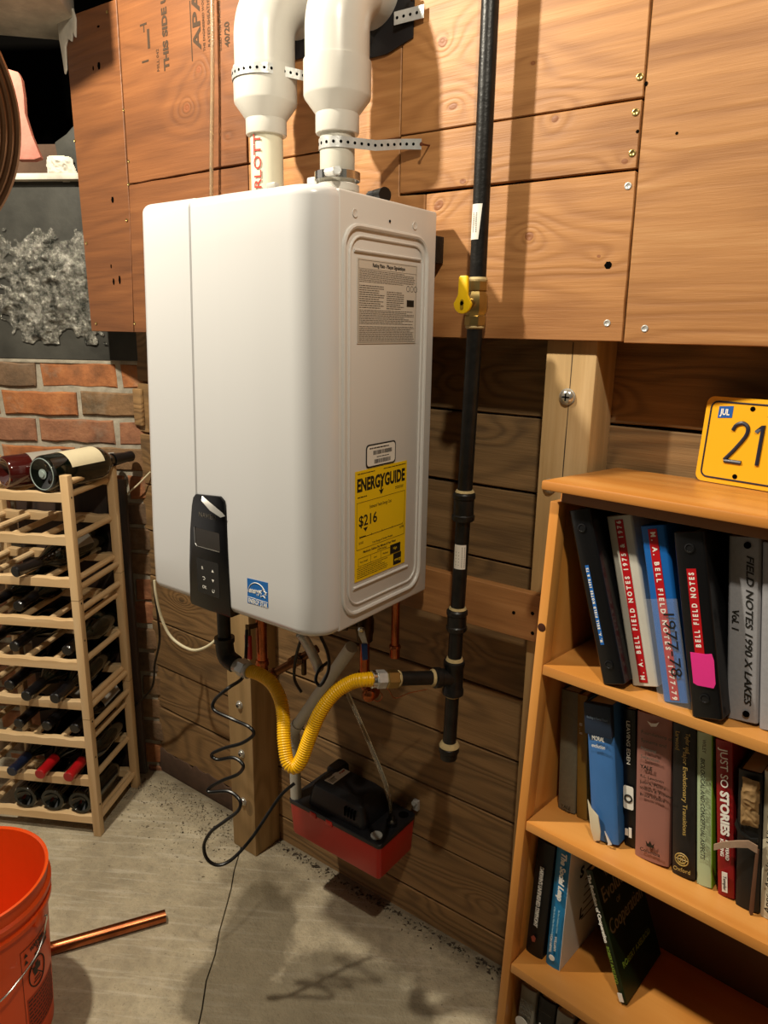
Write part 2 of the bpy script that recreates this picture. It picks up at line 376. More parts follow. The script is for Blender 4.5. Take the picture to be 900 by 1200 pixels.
def circ(cx, cy, r, n=16): return [(cx+r*math.cos(2*PI*i/n), cy+r*math.sin(2*PI*i/n)) for i in range(n)]

# ================= SETTING =================
# floor: base with two slabs meeting in a crack
fl = struct('floor', MB().box((-3.0, -3.4, -0.08), (2.0, 0.6, -0.012)), M['grit'], (0, 0, 0), label='grey concrete basement floor, cracked and dusty', smooth=False)
rc = random.Random(3)
P0 = Vector((-0.86, 0.212)); P1 = Vector((1.66, -3.012)); cr = []
for i in range(61):
    q = P0.lerp(P1, i/60); cr.append((q.x+rc.uniform(-.004, .004), q.y+rc.uniform(-.004, .004)))
g_ = 0.0012
polyR = [(x+g_, y+g_) for x, y in cr]+[(2.0, -3.4), (2.0, 0.6), (-0.86, 0.6)]
polyL = [(x-g_, y-g_) for x, y in cr]+[(1.9, -3.4), (-3.0, -3.4), (-3.0, 0.6), (-0.862, 0.6)]
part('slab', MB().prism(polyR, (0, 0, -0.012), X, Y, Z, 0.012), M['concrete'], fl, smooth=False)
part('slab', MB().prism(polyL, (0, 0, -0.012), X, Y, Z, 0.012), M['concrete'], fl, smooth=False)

# back wall: backing, old planks, plywood sheets
wb = struct('wall_back', MB().box((-1.35, 0.045, -0.05), (1.6, 0.09, 2.78)), M['void'], (0, 0, 0), label='back wall of old brown planks with plywood sheets above', smooth=False)
seams = [-0.03, 0.077, 0.234, 0.382, 0.532, 0.678, 0.820, 0.962, 1.113, 1.259, 1.405, 1.55]
rp = random.Random(11)
for i in range(len(seams)-1):
    z0, z1 = seams[i]+.0025, seams[i+1]-.0025
    xs = [-1.095, 1.5]
    if i in (2, 6): xs = [-1.1, -0.60, 1.5]
    if i in (4, 9): xs = [-1.09, 0.243, 1.5]
    if i == 0: xs = [-0.72, 1.5]
    for a, b_ in zip(xs, xs[1:]):
        n_ = 10; top = []; bot = []
        for k in range(n_+1):
            x = a+.001+(b_-a-.002)*k/n_; top.append((x, z1+rp.uniform(-.0015, .0015))); bot.append((x, z0+rp.uniform(-.0015, .0015)))
        yo = rp.uniform(-.003, .003)
        me = MB().prism(bot+top[::-1], (0, yo, 0), X, Z, Y, 0.038)
        o = part('plank', me, M['plank'], wb, bevel=.002, seg=1)
        o.data.transform(Matrix.Translation((-a, 0, -z0))); o.location = (a, 0, z0)
# timber blocking left of the planks and rough footing under them
part('footing', MB().prism([(-1.12, 0), (-1.12, .075)]+[(-1.10+.44*i/22, .082+rp.uniform(-.012, .008)) for i in range(23)]+[(-.655, 0)], (0, -0.004, 0), X, Z, Y, 0.05), M['brown_block'], wb, bevel=.004)
part('plank_end', MB().box((-1.10, -0.012, 1.135), (-1.062, 0.0, 1.24)), M['plank'], wb, bevel=.004)

PY0, PY1 = -0.115, -0.096
def sheet(poly, y=PY0, th=.018, mat='ply'):
    cx = min(q[0] for q in poly); cz = min(q[1] for q in poly)
    o = part('plywood_panel', MB().prism(poly, (0, y, 0), X, Z, Y, th), M[mat], wb, bevel=.0012, seg=1)
    o.data.transform(Matrix.Translation((-cx, 0, -cz))); o.location = (cx, 0, cz); return o
def wob(a, b, n=8, s=.0012, seed=1):
    r = random.Random(seed); a = Vector(a); b = Vector(b)
    return [tuple(a.lerp(b, i/n)+Vector((r.uniform(-s, s), r.uniform(-s, s)))) for i in range(n+1)]
sheets = [
 sheet([(-1.112, 1.398), (-.926, 1.398), (-.9085, 1.679), (-.9065, 2.138), (-1.122, 2.144)], PY0-.001, mat='ply_red_dim'),
 sheet(wob((-.9045, 1.7465), (-.4935, 1.7495), 9, .001, 2)+[(-.4915, 2.30), (-.9035, 2.30)], mat='ply_red_dim'),
 sheet([(-.9225, 1.398), (-.4915, 1.40), (-.4915, 1.7445)]+wob((-.4915, 1.7445), (-.905, 1.7435), 9, .0008, 2)[1:], mat='ply_red_dim'),
 sheet([(-.489, 1.40), (-.043, 1.40), (-.043, 1.6485), (-.1005, 1.6505), (-.1005, 1.7445), (-.489, 1.7445)]),
 sheet([(-.4885, 1.7478), (-.1015, 1.7485), (-.1, 2.30), (-.4885, 2.30)], PY0+.001),
 sheet([(-.0985, 1.7515)]+wob((-.0985, 1.7515), (.3285, 1.7465), 8, .0008, 4)[1:]+[(.3265, 1.87), (.325, 2.30), (-.0985, 2.30)]),
 sheet([(-.0985, 1.6545)]+wob((-.0985, 1.6545), (.3295, 1.6525), 8, .0008, 5)[1:]+[(.3285, 1.7435), (-.0985, 1.7485)]),
 sheet([(-.041, 1.403), (.3315, 1.403)]+wob((.3315, 1.403), (.3295, 1.6485), 8, .0012, 6)[1:]+[(-.041, 1.6485)]),
 sheet([(.3345, 1.401), (1.5, 1.40), (1.5, 2.30), (.328, 2.30), (.3305, 1.87)]),
]
def screw(pt, mat, parent, r=.0045):
    x, y, z = pt
    mb = MB().lathe([(r, 0), (r*.95, .0009), (r*.75, .0012), (r*.5, .0002), (.0005, .0001)], (x, y, z), (0, -1, 0), 14)
    o = part('screw', mb, mat, parent); o.data.transform(Matrix.Translation(-parent.location)) if parent.parent else None
    return o
S_ = [((0.3221, -0.1150, 1.7736), 5), ((0.3206, -0.1150, 1.7277), 6), ((0.3211, -0.1150, 1.6731), 6), ((0.3192, -0.1150, 1.6285), 7), ((0.3057, -0.1150, 1.4308), 7), ((0.3648, -0.1150, 1.4233), 8),
      ((-0.9053, -0.1150, 1.9083), 1), ((-0.8984, -0.1150, 1.7962), 1), ((-0.9054, -0.1150, 1.7458), 1), ((-1.1162, -0.1160, 1.8679), 0), ((-0.9194, -0.1160, 1.6654), 0), ((-1.0859, -0.1160, 1.4184), 0), ((-0.9177, -0.1150, 1.4199), 2), ((-1.1008, -0.1160, 1.6214), 0), ((-0.0791, -0.1150, 1.9163), 5), ((-0.9412, -0.1160, 2.1192), 0)]
for k, (pt, i) in enumerate(S_):
    screw((pt[0], pt[1]-(.001 if i == 0 else 0), pt[2]), M['brass'] if k < 3 else (M['zinc'] if k < 6 else M['brass']), sheets[i], .0055 if k < 6 else .0038)
KN = [((-0.9730, -0.1170, 1.7165), 6, 9, 0), ((-0.9934, -0.1170, 1.5229), 4.5, 10, 0), ((-0.9671, -0.1170, 1.5265), 5, 13, 0), ((-0.9996, -0.1170, 1.5605), 2.5, 6, 0), ((-0.9895, -0.1170, 2.0161), 6, 10, 0), ((-1.0136, -0.1170, 2.0148), 2.5, 6, 0), ((-0.9805, -0.1170, 2.0971), 6, 3, 0), ((0.2992, -0.1155, 1.5173), 7, 7, 7), ((0.3259, -0.1155, 1.7016), 3, 3, 6), ((0.3319, -0.1155, 1.7631), 3.2, 4, 8), ((0.3823, -0.1155, 1.6920), 2.5, 2.5, 8)]
for pt, a, b_, i in KN:
    mb = MB().prism([(pt[0]+a*.001*.8*math.cos(q*PI/6)*(1+.15*math.sin(q*2.3)), pt[2]+b_*.001*.8*math.sin(q*PI/6)*(1+.1*math.cos(q*3.1))) for q in range(12)], (0, pt[1]-.0001, 0), X, Z, Y, .001)
    o = part('knot_hole', mb, M['void'], sheets[i], smooth=False); o.data.transform(Matrix.Translation(-sheets[i].location))
def plytext(s_, pt, size, i, bold=.0, width=None):
    o = text(s_, size, M['stamp'], sheets[i], (pt[0], pt[1]-.0006, pt[2]), Z, -X, 'stamp', width=width, bold=bold, thick=.0001, align='LEFT')
    o.data.transform(Matrix.Translation(-sheets[i].location))
M['stamp'] = plain('faded_stamp_ink', '#3c2a18', 0.8)
plytext('APA', (-0.6319, -0.1150, 1.9849), .034, 1, .0008, .115)
plytext('THE ENGINEERED WOOD', (-0.6105, -0.1150, 1.9778), .009, 1)
plytext('RATED SHEATHING', (-0.5939, -0.1150, 1.9827), .012, 1)
plytext('SIZED FOR SPACING', (-0.5603, -0.1150, 1.9686), .010, 1)
plytext('40/20', (-0.5393, -0.1150, 1.9725), .020, 1, .0005)
plytext('THIS SIDE UP', (-0.7371, -0.1150, 1.9642), .024, 1, .001, .165)
plytext('MILL 042', (-0.7672, -0.1150, 1.9659), .012, 1)
def plybar(x0, z0, x1, z1, i):
    o = part('stamp', MB().box((min(x0, x1), PY0-.0006, min(z0, z1)), (max(x0, x1), PY0, max(z0, z1))), M['stamp'], sheets[i], smooth=False); o.data.transform(Matrix.Translation(-sheets[i].location))
for (a, b_) in (((-0.6524, -0.1150, 2.0797), (-0.6528, -0.1150, 1.9661)),): plybar(a[0], a[2], a[0]+.0025, b_[2], 1)
a = (-0.8125, -0.1150, 2.0658); b_ = (-0.8016, -0.1150, 1.9924)
plybar(a[0], a[2], a[0]+.003, b_[2]+.06, 1); plybar(a[0]+.012, a[2]-.01, a[0]+.020, b_[2]+.025, 1); plybar(a[0]-.012, b_[2], a[0]+.012, b_[2]+.004, 1); plybar(a[0]-.012, a[2], a[0]+.012, a[2]+.004, 1)

# posts and the plywood strip under the heater
M['bolt'] = plain('shiny_bolt', '#c9c6bd', .22, metal=.75)
def bolt(parent, pt, r=.013, ax=(0, -1, 0)):
    mb = MB().lathe([(r, 0), (r, .002)], pt, ax, 18)
    me_o = part('bolt', mb, M['zinc'], parent)
    hx = Vector(pt)+Vector(ax)*.002
    h = MB().lathe([(r*.92, 0), (r*.90, .002), (r*.72, .0048), (r*.4, .0066), (r*.1, .007)], hx, ax, 20); part('bolt_head', h, M['bolt'], me_o)
    hy = hx+Vector(ax)*.0068; part('drive_slot', MB().box((hy.x-r*.45, hy.y-.0006, hy.z-.0011), (hy.x+r*.45, hy.y+.001, hy.z+.0011)).box((hy.x-.0011, hy.y-.0006, hy.z-r*.45), (hy.x+.0011, hy.y+.001, hy.z+r*.45)), M['void'], me_o, smooth=False)
t1 = struct('trim_1', MB().box((.198, -.095, -.0), (.2865, -.001, 1.404)), M['post'], (.198, -.095, 0), label='tan timber post right of the gas pipe', bevel=.003)
bolt(t1, (0.2416, -0.0950, 1.3108), .014); bolt(t1, (.222, -.095, 1.155), .013)
part('crack', MB().prism(wob((.2425, .9), (.2445, 1.40), 12, .0008, 8)+[(.2455, 1.40), (.2437, .9)], (0, -.0953, 0), X, Z, Y, .0008), M['grit'], t1, smooth=False)
t2 = struct('trim_2', MB().box((-.6465, -.095, 0), (-.556, -.001, 1.404)), M['post'], (-.6465, -.095, 0), label='tan timber post under the water heater behind the black cord', bevel=.003)
for q in ((-0.5996, -0.0950, 0.4489), (-0.5983, -0.0950, 0.3049), (-0.5986, -0.0950, 0.1575)): bolt(t2, q, .011)
t3 = struct('trim_3', MB().prism([(-.66, .866), (.286, .866), (.286, .957), (-.66, .957)], (0, -.114, 0), X, Z, Y, .018), M['ply'], (-.66, -.114, .866), label='orange plywood strip across the posts behind the heater', bevel=.0012, seg=1)
for q in ((0.1775, -0.1140, 0.9128), (0.2145, -0.1140, 0.9206), (0.2172, -0.1140, 0.8830)): part('screw', MB().lathe([(.0035, 0), (.003, .001)], q, (0, -1, 0), 10), M['void'], t3)

# left wall of brick, set at an angle
BA = math.radians(30); BR = Matrix(((math.cos(BA), -math.sin(BA), 0), (math.sin(BA), math.cos(BA), 0), (0, 0, 1)))
BO = Vector((-1.09, 0, 0))
wl = struct('wall_left', MB().box((-2.2, .0035, -.03), (.35, .10, 1.315)).box((-2.2, .016, 1.31), (.35, .10, 1.80)), M['mortar'], BO, BR, label='old brick wall with dark parging above, behind the wine rack', smooth=False)
rb = random.Random(5)
def brickmesh(L, H, seed):
    r = random.Random(seed); bm = bmesh.new()
    bmesh.ops.create_cube(bm, size=1)
    bmesh.ops.subdivide_edges(bm, edges=[e for e in bm.edges if abs((e.verts[0].co-e.verts[1].co).x) > .5], cuts=4, use_grid_fill=True)
    for v in bm.verts:
        v.co = Vector((v.co.x*L, v.co.y*.05, v.co.z*H))
        if v.co.y < 0: v.co += Vector((r.uniform(-.003, .003), r.uniform(-.002, .003), r.uniform(-.003, .003)))
    bmesh.ops.bevel(bm, geom=[e for e in bm.edges if e.calc_face_angle(0) > .8 and all(v.co.y < 0 for v in e.verts)], offset=.004, segments=1, affect='EDGES')
    me = bpy.data.meshes.new('brick'); bm.to_mesh(me); bm.free(); me.shade_smooth(); me.set_sharp_from_angle(angle=.7)
    return me
BM_ = {}
for i in range(5):
    for k_, mt in (('a', M['brick']), ('b', M['brick_grey'])):
        me = brickmesh(.228, .068, i+10*(k_ == 'b')); me.materials.append(mt); BM_[(i, k_, 0)] = me
        me = brickmesh(.108, .068, 50+i+10*(k_ == 'b')); me.materials.append(mt); BM_[(i, k_, 1)] = me
for row in range(17):
    zc = 1.272-.0805*row
    if zc < -.02: break
    off = (.055, .18, .072, .2)[row % 4]
    u_ = off-.243
    while u_ < 1.85:
        c_ = u_+.1215
        if c_ > -.16:
            k_ = 'b' if rb.random() < (.25 if row < 4 else .5) else 'a'
            o = child('brick', BM_[(rb.randrange(5), k_, 0)], wl, (-c_, .022+rb.uniform(-.004, .003), zc+rb.uniform(-.002, .002)), Matrix.Rotation(rb.uniform(-.008, .008), 3, 'Y'))
        u_ += .243
part('parging', MB().box((-2.2, -.004, 1.318), (.35, .03, 1.79)), M['grey_parge'], wl, smooth=False)
def crumple(name, poly_f, x0, x1, z0, z1, n, amp, mat, seed, base=-.008):
    from mathutils import noise as mn
    nx = n; nz = int(n*(z1-z0)/(x1-x0)); mb = MB(); idx = {}
    for i in range(nx+1):
        for j in range(nz+1):
            x = x0+(x1-x0)*i/nx; z_ = z0+(z1-z0)*j/nz
            e = poly_f((x-x0)/(x1-x0), (z_-z0)/(z1-z0))
            e += .22*mn.noise(Vector((x*14, seed, z_*14)))+.12*mn.noise(Vector((x*45, seed, z_*45)))
            if e > 0:
                h = mn.noise(Vector((x*38, seed+3, z_*38)))*amp+abs(mn.noise(Vector((x*95, seed+7, z_*95))))*amp*.8+mn.noise(Vector((x*12, seed+9, z_*12)))*amp
                idx[(i, j)] = len(mb.v); mb.v.append(Vector((x, base-min(e*5, 1)*(abs(h)+.002), z_)))
    for (i, j) in idx:
        q = [(i, j), (i+1, j), (i+1, j+1), (i, j+1)]
        if all(t in idx for t in q): mb.f.append(tuple(idx[t] for t in q))
    return mb
part('crumpled_coating', crumple('c', lambda a, b: .5-max(abs(a-.5)*1.1, abs(b-.5)*1.05), -.40, -.055, 1.36, 1.67, 120, .012, M['crumple'], 2), M['crumple'], wl, angle=3.0)
part('ledge', MB().box((-2.2, -.03, 1.788), (.2, .03, 1.805)), M['white_plaster'], wl, bevel=.004)
part('plaster_drip', crumple('p', lambda a, b: .45-max(abs(a-.5)*1.0, abs(b-.5)), -.21, -.12, 1.78, 1.85, 40, .012, M['white_plaster'], 5, -.012), M['white_plaster'], wl)
part('stained_block', MB().box((-2.2, .0, 1.805), (-.17, .03, 1.882)), M['brown_block'], wl, bevel=.004)
part('plaster_patch', MB().prism([(-.175, 1.805), (-.10, 1.80), (-.10, 1.95), (-.15, 1.905), (-.185, 1.885)], (0, -.002, 0), X, Z, Y, .03), M['grey_parge'], wl, bevel=.003)
part('pocket', MB().box((-2.2, .38, 1.78), (.3, .42, 2.78)).box((-2.2, .03, 1.78), (.3, .42, 1.80)), M['void'], wl, smooth=False)
part('pocket_post', MB().box((-.235, .30, 1.86), (-.20, .36, 2.04)), M['dark_wood'], wl, bevel=.008)
part('mortar_line', MB().box((-1.3, -.002, 1.306), (.2, .02, 1.318)), M['mortar'], wl, bevel=.002)

# white painted ceiling slab in the corner, dark joists above
B1 = Vector((-1.0873, -0.1078, 2.1340)); B2 = Vector((-1.0094, -0.1925, 2.1340)); A1 = Vector((-1.2271, -0.0383, 2.1340)); A2 = Vector((-1.3413, -0.1639, 2.1340))
d_ = (B2-B1)*2.2
poly = [(A1.x, A1.y), (B1.x, B1.y), (B2.x+d_.x, B2.y+d_.y), (B2.x+d_.x-1.4, B2.y+d_.y-.5), (A2.x-1.3, A2.y-.75), (A2.x, A2.y)]
ce = struct('ceiling', MB().box((-3, -3.4, 2.78), (2, .6, 2.82)), M['dark_wood'], (0, 0, 2.78), label='dark board ceiling with a white painted slab in the corner', smooth=False)
part('painted_slab', MB().prism(poly, (0, 0, 2.134), X, Y, Z, .16), M['white_plaster'], ce, bevel=.006)
part('plaster_drip', MB().prism([(-1.145, 2.15), (-1.075, 2.155), (-1.065, 2.13), (-1.072, 2.09), (-1.082, 2.105), (-1.09, 2.085), (-1.105, 2.095), (-1.118, 2.08), (-1.122, 2.03), (-1.13, 2.02), (-1.135, 2.06), (-1.142, 2.10)], (0, -.122, 0), X, Z, Y, .006), M['white_plaster'], ce, bevel=.002)
for i in range(6):
    part('joist', MB().box((-2.7+i*.80, -3.3, 2.62), (-2.655+i*.80, -.02, 2.78)), M['dark_wood'], ce, smooth=False)
struct('wall_right', MB().box((1.9, -3.4, -.02), (1.96, .6, 2.78)), M['grey_parge'], (1.9, 0, 0), label='unseen right wall', smooth=False)
struct('wall_front', MB().box((-3.0, -3.46, -.02), (1.96, -3.4, 2.78)), M['grey_parge'], (0, -3.4, 0), label='unseen wall behind the viewer', smooth=False)

# crumbled mortar and grit along the wall foot
rs = random.Random(21); mb = MB()
def chip(mb, x, y, z, s):
    vs = [Vector((rs.uniform(-1, 1), rs.uniform(-1, 1), rs.uniform(-.5, .8)))*s+Vector((x, y, z)) for _ in range(4)]
    mb.add(vs, [(0, 1, 2), (0, 2, 3), (0, 3, 1), (1, 3, 2)])
mb2 = MB()
for i in range(900):
    t = rs.random(); w_ = abs(rs.gauss(0, .10))
    x = -1.16+t*.55; y = -.02-w_*1.0-(.0 if t > .1 else .05)
    if x < -1.05: y = -.06-w_*.6
    (chip(mb, x, y, .001, rs.uniform(.0015, .005)) if rs.random() < .6 else chip(mb2, x, y, .001, rs.uniform(.001, .0042)))
for i in range(900):
    x = rs.uniform(-.55, .75); y = -.012-abs(rs.gauss(0, .018)); chip(mb2 if rs.random() < .6 else mb, x, y, .001, rs.uniform(.001, .008) if y > -.03 else rs.uniform(.001, .004))
for i in range(260):
    x = rs.uniform(-1.2, .2); y = rs.uniform(-.9, -.05); chip(mb2, x, y, .0005, rs.uniform(.0006, .002))
mb.f and solo('mortar_crumbs', mb, M['rubble'], 'pale mortar crumbs scattered on the floor along the wall foot', 'debris', (-.9, -.08, 0), kind='stuff', smooth=False)
solo('dark_grit', mb2, M['grit'], 'dark grit and specks scattered over the concrete floor', 'debris', (-.9, -.1, 0), kind='stuff', smooth=False)

# ================= WATER HEATER =================
H0 = Vector((-.2145, -.139, .92))
wh = thing('water_heater', 'large white wall-mounted tankless water heater', 'water heater', H0)
ZB, ZT = .920, 1.616
def coverring(z_, e):
    t = (z_-ZB)/(ZT-ZB)
    xl = -.4385+.030*max(0, (t-.15))/.85
    cl = -.2945+(.0255)*t+(.0 if t > .3 else 0); crr = -.2105+.0085*t
    R1 = .052; R2 = .028; yb = -.4035; yf = -.455
    pts = [(0-e, yb)]
    for i in range(13):
        q = -PI/2*i/12; pts.append((-R1+(R1-e)*math.cos(q), yf+R1+(R1-e)*math.sin(q)*1.0))
    rd = .0022
    pts += [(crr+.012, yf+e), (crr+.001, yf+e), (crr-.0015, yf+rd+e), (cl+.0015, yf+rd+e), (cl-.001, yf+e), (cl-.012, yf+e)]
    for i in range(9):
        q = -PI/2-PI/2*i/8; pts.append((xl+R2+(R2-e)*math.cos(q), yf+R2+(R2-e)*math.sin(q)))
    pts.append((xl+e, yb))
    return [(x, y, z_) for x, y in pts]
prof = []
RB = .016
for i in range(7): q = PI/2*i/6; prof.append((ZB+RB*(1-math.cos(PI/2-q)) if 0 else ZB+RB*(1-math.sin(PI/2-q)), RB*(1-math.sin(q)) if 0 else RB*(1-math.cos(PI/2-q))))
prof = [(ZB+RB*(1-math.cos(q)), RB*(1-math.sin(q))) for q in [PI/2*i/6 for i in range(7)]]
zs = prof+[(ZB+.016+(ZT-ZB-.032)*i/12, 0) for i in range(1, 12)]+[(ZT-RB*(1-math.cos(q)), RB*(1-math.sin(q))) for q in [PI/2*i/6 for i in range(6, -1, -1)]]
mb = MB(); rings = [coverring(a, b) for a, b in zs]; n_ = len(rings[0])
for r in rings: mb.v += [Vector(q) for q in r]
for i in range(len(rings)-1):
    for k in range(n_): mb.f.append((i*n_+k, (i+1)*n_+k, (i+1)*n_+(k+1) % n_, i*n_+(k+1) % n_))
mb.f.append(tuple(range(n_))); mb.f.append(tuple((len(rings)-1)*n_+k for k in range(n_))[::-1])
part('front_cover', mb, M['enamel'], wh, angle=.3)
part('casing', MB().box((-.426, -.4022, .923), (-.0006, -.139, 1.613)), M['enamel_side'], wh, bevel=.004, seg=3, label='white steel side casing')
# pressed bead on the side and short ribs
bead = [Vector((-.0002, y, z)) for y, z in rrect(-.392, .945, -.168, 1.566, .035, 6)]
part('pressed_bead', MB().tube(bead, .0042, 8, closed=True), M['enamel_side'], wh)
bead = [Vector((.0, y, z)) for y, z in rrect(-.378, .960, -.180, 1.552, .028, 6)]
part('pressed_bead', MB().tube(bead, .0022, 8, closed=True), M['enamel_side'], wh)
for z_, a, b_ in ((1.531, -.368, -.190), (.9905, -.366, -.207)): part('pressed_rib', MB().tube([(0, a, z_), (0, b_, z_)], .0026, 8), M['enamel_side'], wh)
part('side_hole', MB().lathe([(.0022, 0), (.0022, .0006)], (0, -.278, 1.582), X, 10), M['void'], wh)
for y_ in (-.366, -.208): part('dimple', MB().lathe([(.0062, 0), (.0058, .0012), (.0035, .0004)], (-.0004, y_, 1.583), X, 16), M['enamel_side'], wh)
part('wall_bracket', MB().box((-.40, -.139, 1.53), (-.0005, -.1155, 1.575)), M['black_iron'], wh, bevel=.001)
part('lifting_clip', MB().box((-.103, -.447, 1.613), (-.085, -.437, 1.622)), M['pvc'], wh, bevel=.002)
# control panel
cp = [(-.286, 1.128), (-.222, 1.133), (-.212, 1.126), (-.209, 1.08), (-.2075, 1.0), (-.2055, .9165), (-.26, .913), (-.312, .914), (-.3165, .921), (-.3135, .99), (-.306, 1.06), (-.298, 1.105), (-.293, 1.121)]
pan = part('control_panel', MB().prism(cp, (0, -.4572, 0), X, Z, Y, .006), M['black_gloss'], wh, bevel=.0015, label='glossy black control panel with screen and six keys')
part('panel_foot', MB().prism([(-.312, .913), (-.2055, .913), (-.2055, .935), (-.312, .935)], (0, -.4566, 0), X, Z, Y, .03), M['black_gloss'], wh, bevel=.003)
part('display', MB().prism(rrect(-.292, 1.0325, -.226, 1.0665, .004), (0, -.4576, 0), X, Z, Y, .001), plain('dark_lcd', '#2b2621', 0.2), pan, smooth=False)
part('display_edge', MB().tube([(-.2265, -.4578, 1.0325), (-.288, -.4578, 1.0325), (-.292, -.4578, 1.037), (-.292, -.4578, 1.067)], .0008, 6), M['chrome'], pan)
part('key_pad', MB().prism(rrect(-.291, .944, -.232, 1.010, .003), (0, -.4577, 0), X, Z, Y, .001), plain('key_pad_black', '#1d1c1b', 0.25), pan, smooth=False)
part('key_mark', MB().prism([(-.251, .9905), (-.245, .9905), (-.248, .9955)], (0, -.458, 0), X, Z, Y, .0004), M['white_ink'], pan, smooth=False)
part('key_mark', MB().prism([(-.251, .9765), (-.248, .9715), (-.245, .9765)], (0, -.458, 0), X, Z, Y, .0004), M['white_ink'], pan, smooth=False)
part('key_mark', MB().tube(arc((-.248, -.458, .955), .003, 2.2, 7.2, 14, X, Z), .0004, 5), M['white_ink'], pan)
part('key_mark', MB().tube([(-.276, -.458, .9765), (-.271, -.458, .9765), (-.269, -.458, .974), (-.271, -.458, .9715), (-.274, -.458, .9715)], .0004, 5), M['white_ink'], pan)
for s_, z_ in (('R', .993), ('OK', .957)): text(s_, .008, M['white_ink'], pan, (-.278, -.4579, z_), X, Z, 'key_mark', thick=.0001)
text('NAVIEN', .012, M['ink_gray'], pan, (-.279, -.4575, 1.0925), X, Z, 'lettering', width=.044, thick=.0002)
mb = MB().add([(-.266, -.4585, 1.128), (-.262, -.464, 1.121), (-.238, -.466, 1.1075), (-.217, -.461, 1.0975), (-.208, -.4585, 1.101), (-.214, -.4585, 1.1055), (-.24, -.4585, 1.117)], [(0, 1, 6), (1, 2, 6), (2, 5, 6), (2, 3, 5), (3, 4, 5)])
part('peeling_film', mb, plain('peeling_clear_film', '#b9b7b2', 0.15, metal=0.5), pan)
# energy star sticker
es = part('blue_sticker', MB().prism([(-.162, .953), (-.112, .956), (-.1115, 1.001), (-.1615, .9985)], (0, -.4554, 0), X, Z, Y, .0006), M['blue_sticker'], wh, smooth=False, label='blue square energy sticker')
text('ENERGY STAR', .011, M['white_ink'], es, (-.160, -.4557, .9585), X, Z, width=.046, thick=.0001, bold=.0002)
part('sticker_line', MB().box((-.161, -.4556, .9645), (-.113, -.4554, .9655)), M['white_ink'], es, smooth=False)
part('sticker_arc', MB().tube(arc((-.1375, -.4556, .972), .0225, .25, PI-.1, 20, X, Z), .0007, 5), M['white_ink'], es)
text('energy', .014, M['white_ink'], es, (-.1585, -.4557, .978), X+Z*.08, Z, width=.029, thick=.0001, italic=.4, bold=.0003)
st_ = [(-.1235+r_*math.cos(PI/2+i*PI/5), .9795+r_*math.sin(PI/2+i*PI/5)) for i in range(10) for r_ in [(.0095 if i % 2 == 0 else .0042)]]
part('sticker_star', MB().tube([(a, -.4556, b_) for a, b_ in st_], .0007, 5, closed=True), M['white_ink'], es)
# side labels
def lines(mb, y0, y1, z0, z1, n, seed, x=.0006, hgt=.42):
    r = random.Random(seed); p_ = (z1-z0)/n
    for i in range(n):
        z_ = z1-p_*(i+.5); y = y0; end = y1-(y1-y0)*(r.random()*.25 if r.random() < .4 else r.random()*.03)
        while y < end:
            w_ = min(r.uniform(.002, .009), end-y); mb.box((x-.0002, y, z_-p_*hgt/2), (x, y+w_, z_+p_*hgt/2)); y += w_+.0011
    return mb
rl = part('rating_label', MB().box((0, -.3595, 1.3935), (.0004, -.198, 1.521)), plain('silver_label', '#c9c2b6', 0.4), wh, smooth=False, label='grey rating label full of fine print')
mb = MB()
for a in ((-.3575, 1.3955, -.200, 1.3961), (-.3575, 1.5185, -.200, 1.5191), (-.3575, 1.506, -.200, 1.5065)): mb.box((.0004, a[0], a[1]), (.0006, a[2], a[3]))
mb.box((.0004, -.3575, 1.3955), (.0006, -.3569, 1.519)).box((.0004, -.2006, 1.3955), (.0006, -.2, 1.519))
part('label_border', mb, M['ink_gray'], rl, smooth=False)
mb = MB(); lines(mb, -.355, -.203, 1.486, 1.505, 8, 1); lines(mb, -.355, -.29, 1.447, 1.483, 11, 2); lines(mb, -.284, -.235, 1.447, 1.476, 9, 3); lines(mb, -.355, -.205, 1.423, 1.446, 9, 4); lines(mb, -.355, -.203, 1.397, 1.421, 11, 5)
part('fine_print', mb, M['ink_gray'], rl, smooth=False, kind='stuff')
text('Rating Plate - Plaque Signaletique', .008, M['ink'], rl, (.0005, -.322, 1.5125), Y, Z, width=.088, thick=.0001, bold=.0002)
mb = MB().box((.0004, -.227, 1.453), (.0006, -.206, 1.464)); part('label_mark', mb, M['ink'], rl, smooth=False)
mb = MB()
for k in range(3): mb.tube(arc((.0005, -.224+.011*k, 1.482), .0045, 0, 6.283*15/16, 15, Y, Z), .0004, 4, closed=True)
part('label_mark', mb, M['ink'], rl)
bl = part('barcode_label', MB().prism(rrect(-.334, 1.192, -.2505, 1.231, .007), (0, 0, 0), Y, Z, X, .0005), M['ink'], wh, smooth=False, label='small white barcode label with dark rounded border')
part('label_paper', MB().prism(rrect(-.3315, 1.1945, -.253, 1.2285, .006), (.0004, 0, 0), Y, Z, X, .0003), M['white_paper'], bl, smooth=False)
mb = MB(); r = random.Random(9)
for (a, b_, z0, z1) in ((-.315, -.262, 1.2125, 1.2195), (-.312, -.266, 1.1975, 1.2045)):
    y = a
    while y < b_: w_ = r.choice((.0006, .0012)); mb.box((.0007, y, z0), (.0009, y+w_, z1)); y += w_+r.choice((.0006, .001))
part('barcode', mb, M['ink'], bl, smooth=False, kind='stuff')
part('fine_print', lines(MB(), -.325, -.27, 1.2215, 1.2265, 1, 4, x=.0009), M['ink'], bl, smooth=False)
part('fine_print', lines(MB(), -.305, -.27, 1.2065, 1.210, 1, 6, x=.0009), M['ink'], bl, smooth=False)
yl = part('energy_label', MB().box((0, -.3625, 1.0), (.0005, -.2155, 1.1905)), M['yellow_label'], wh, smooth=False, label='tall bright yellow energy guide label')
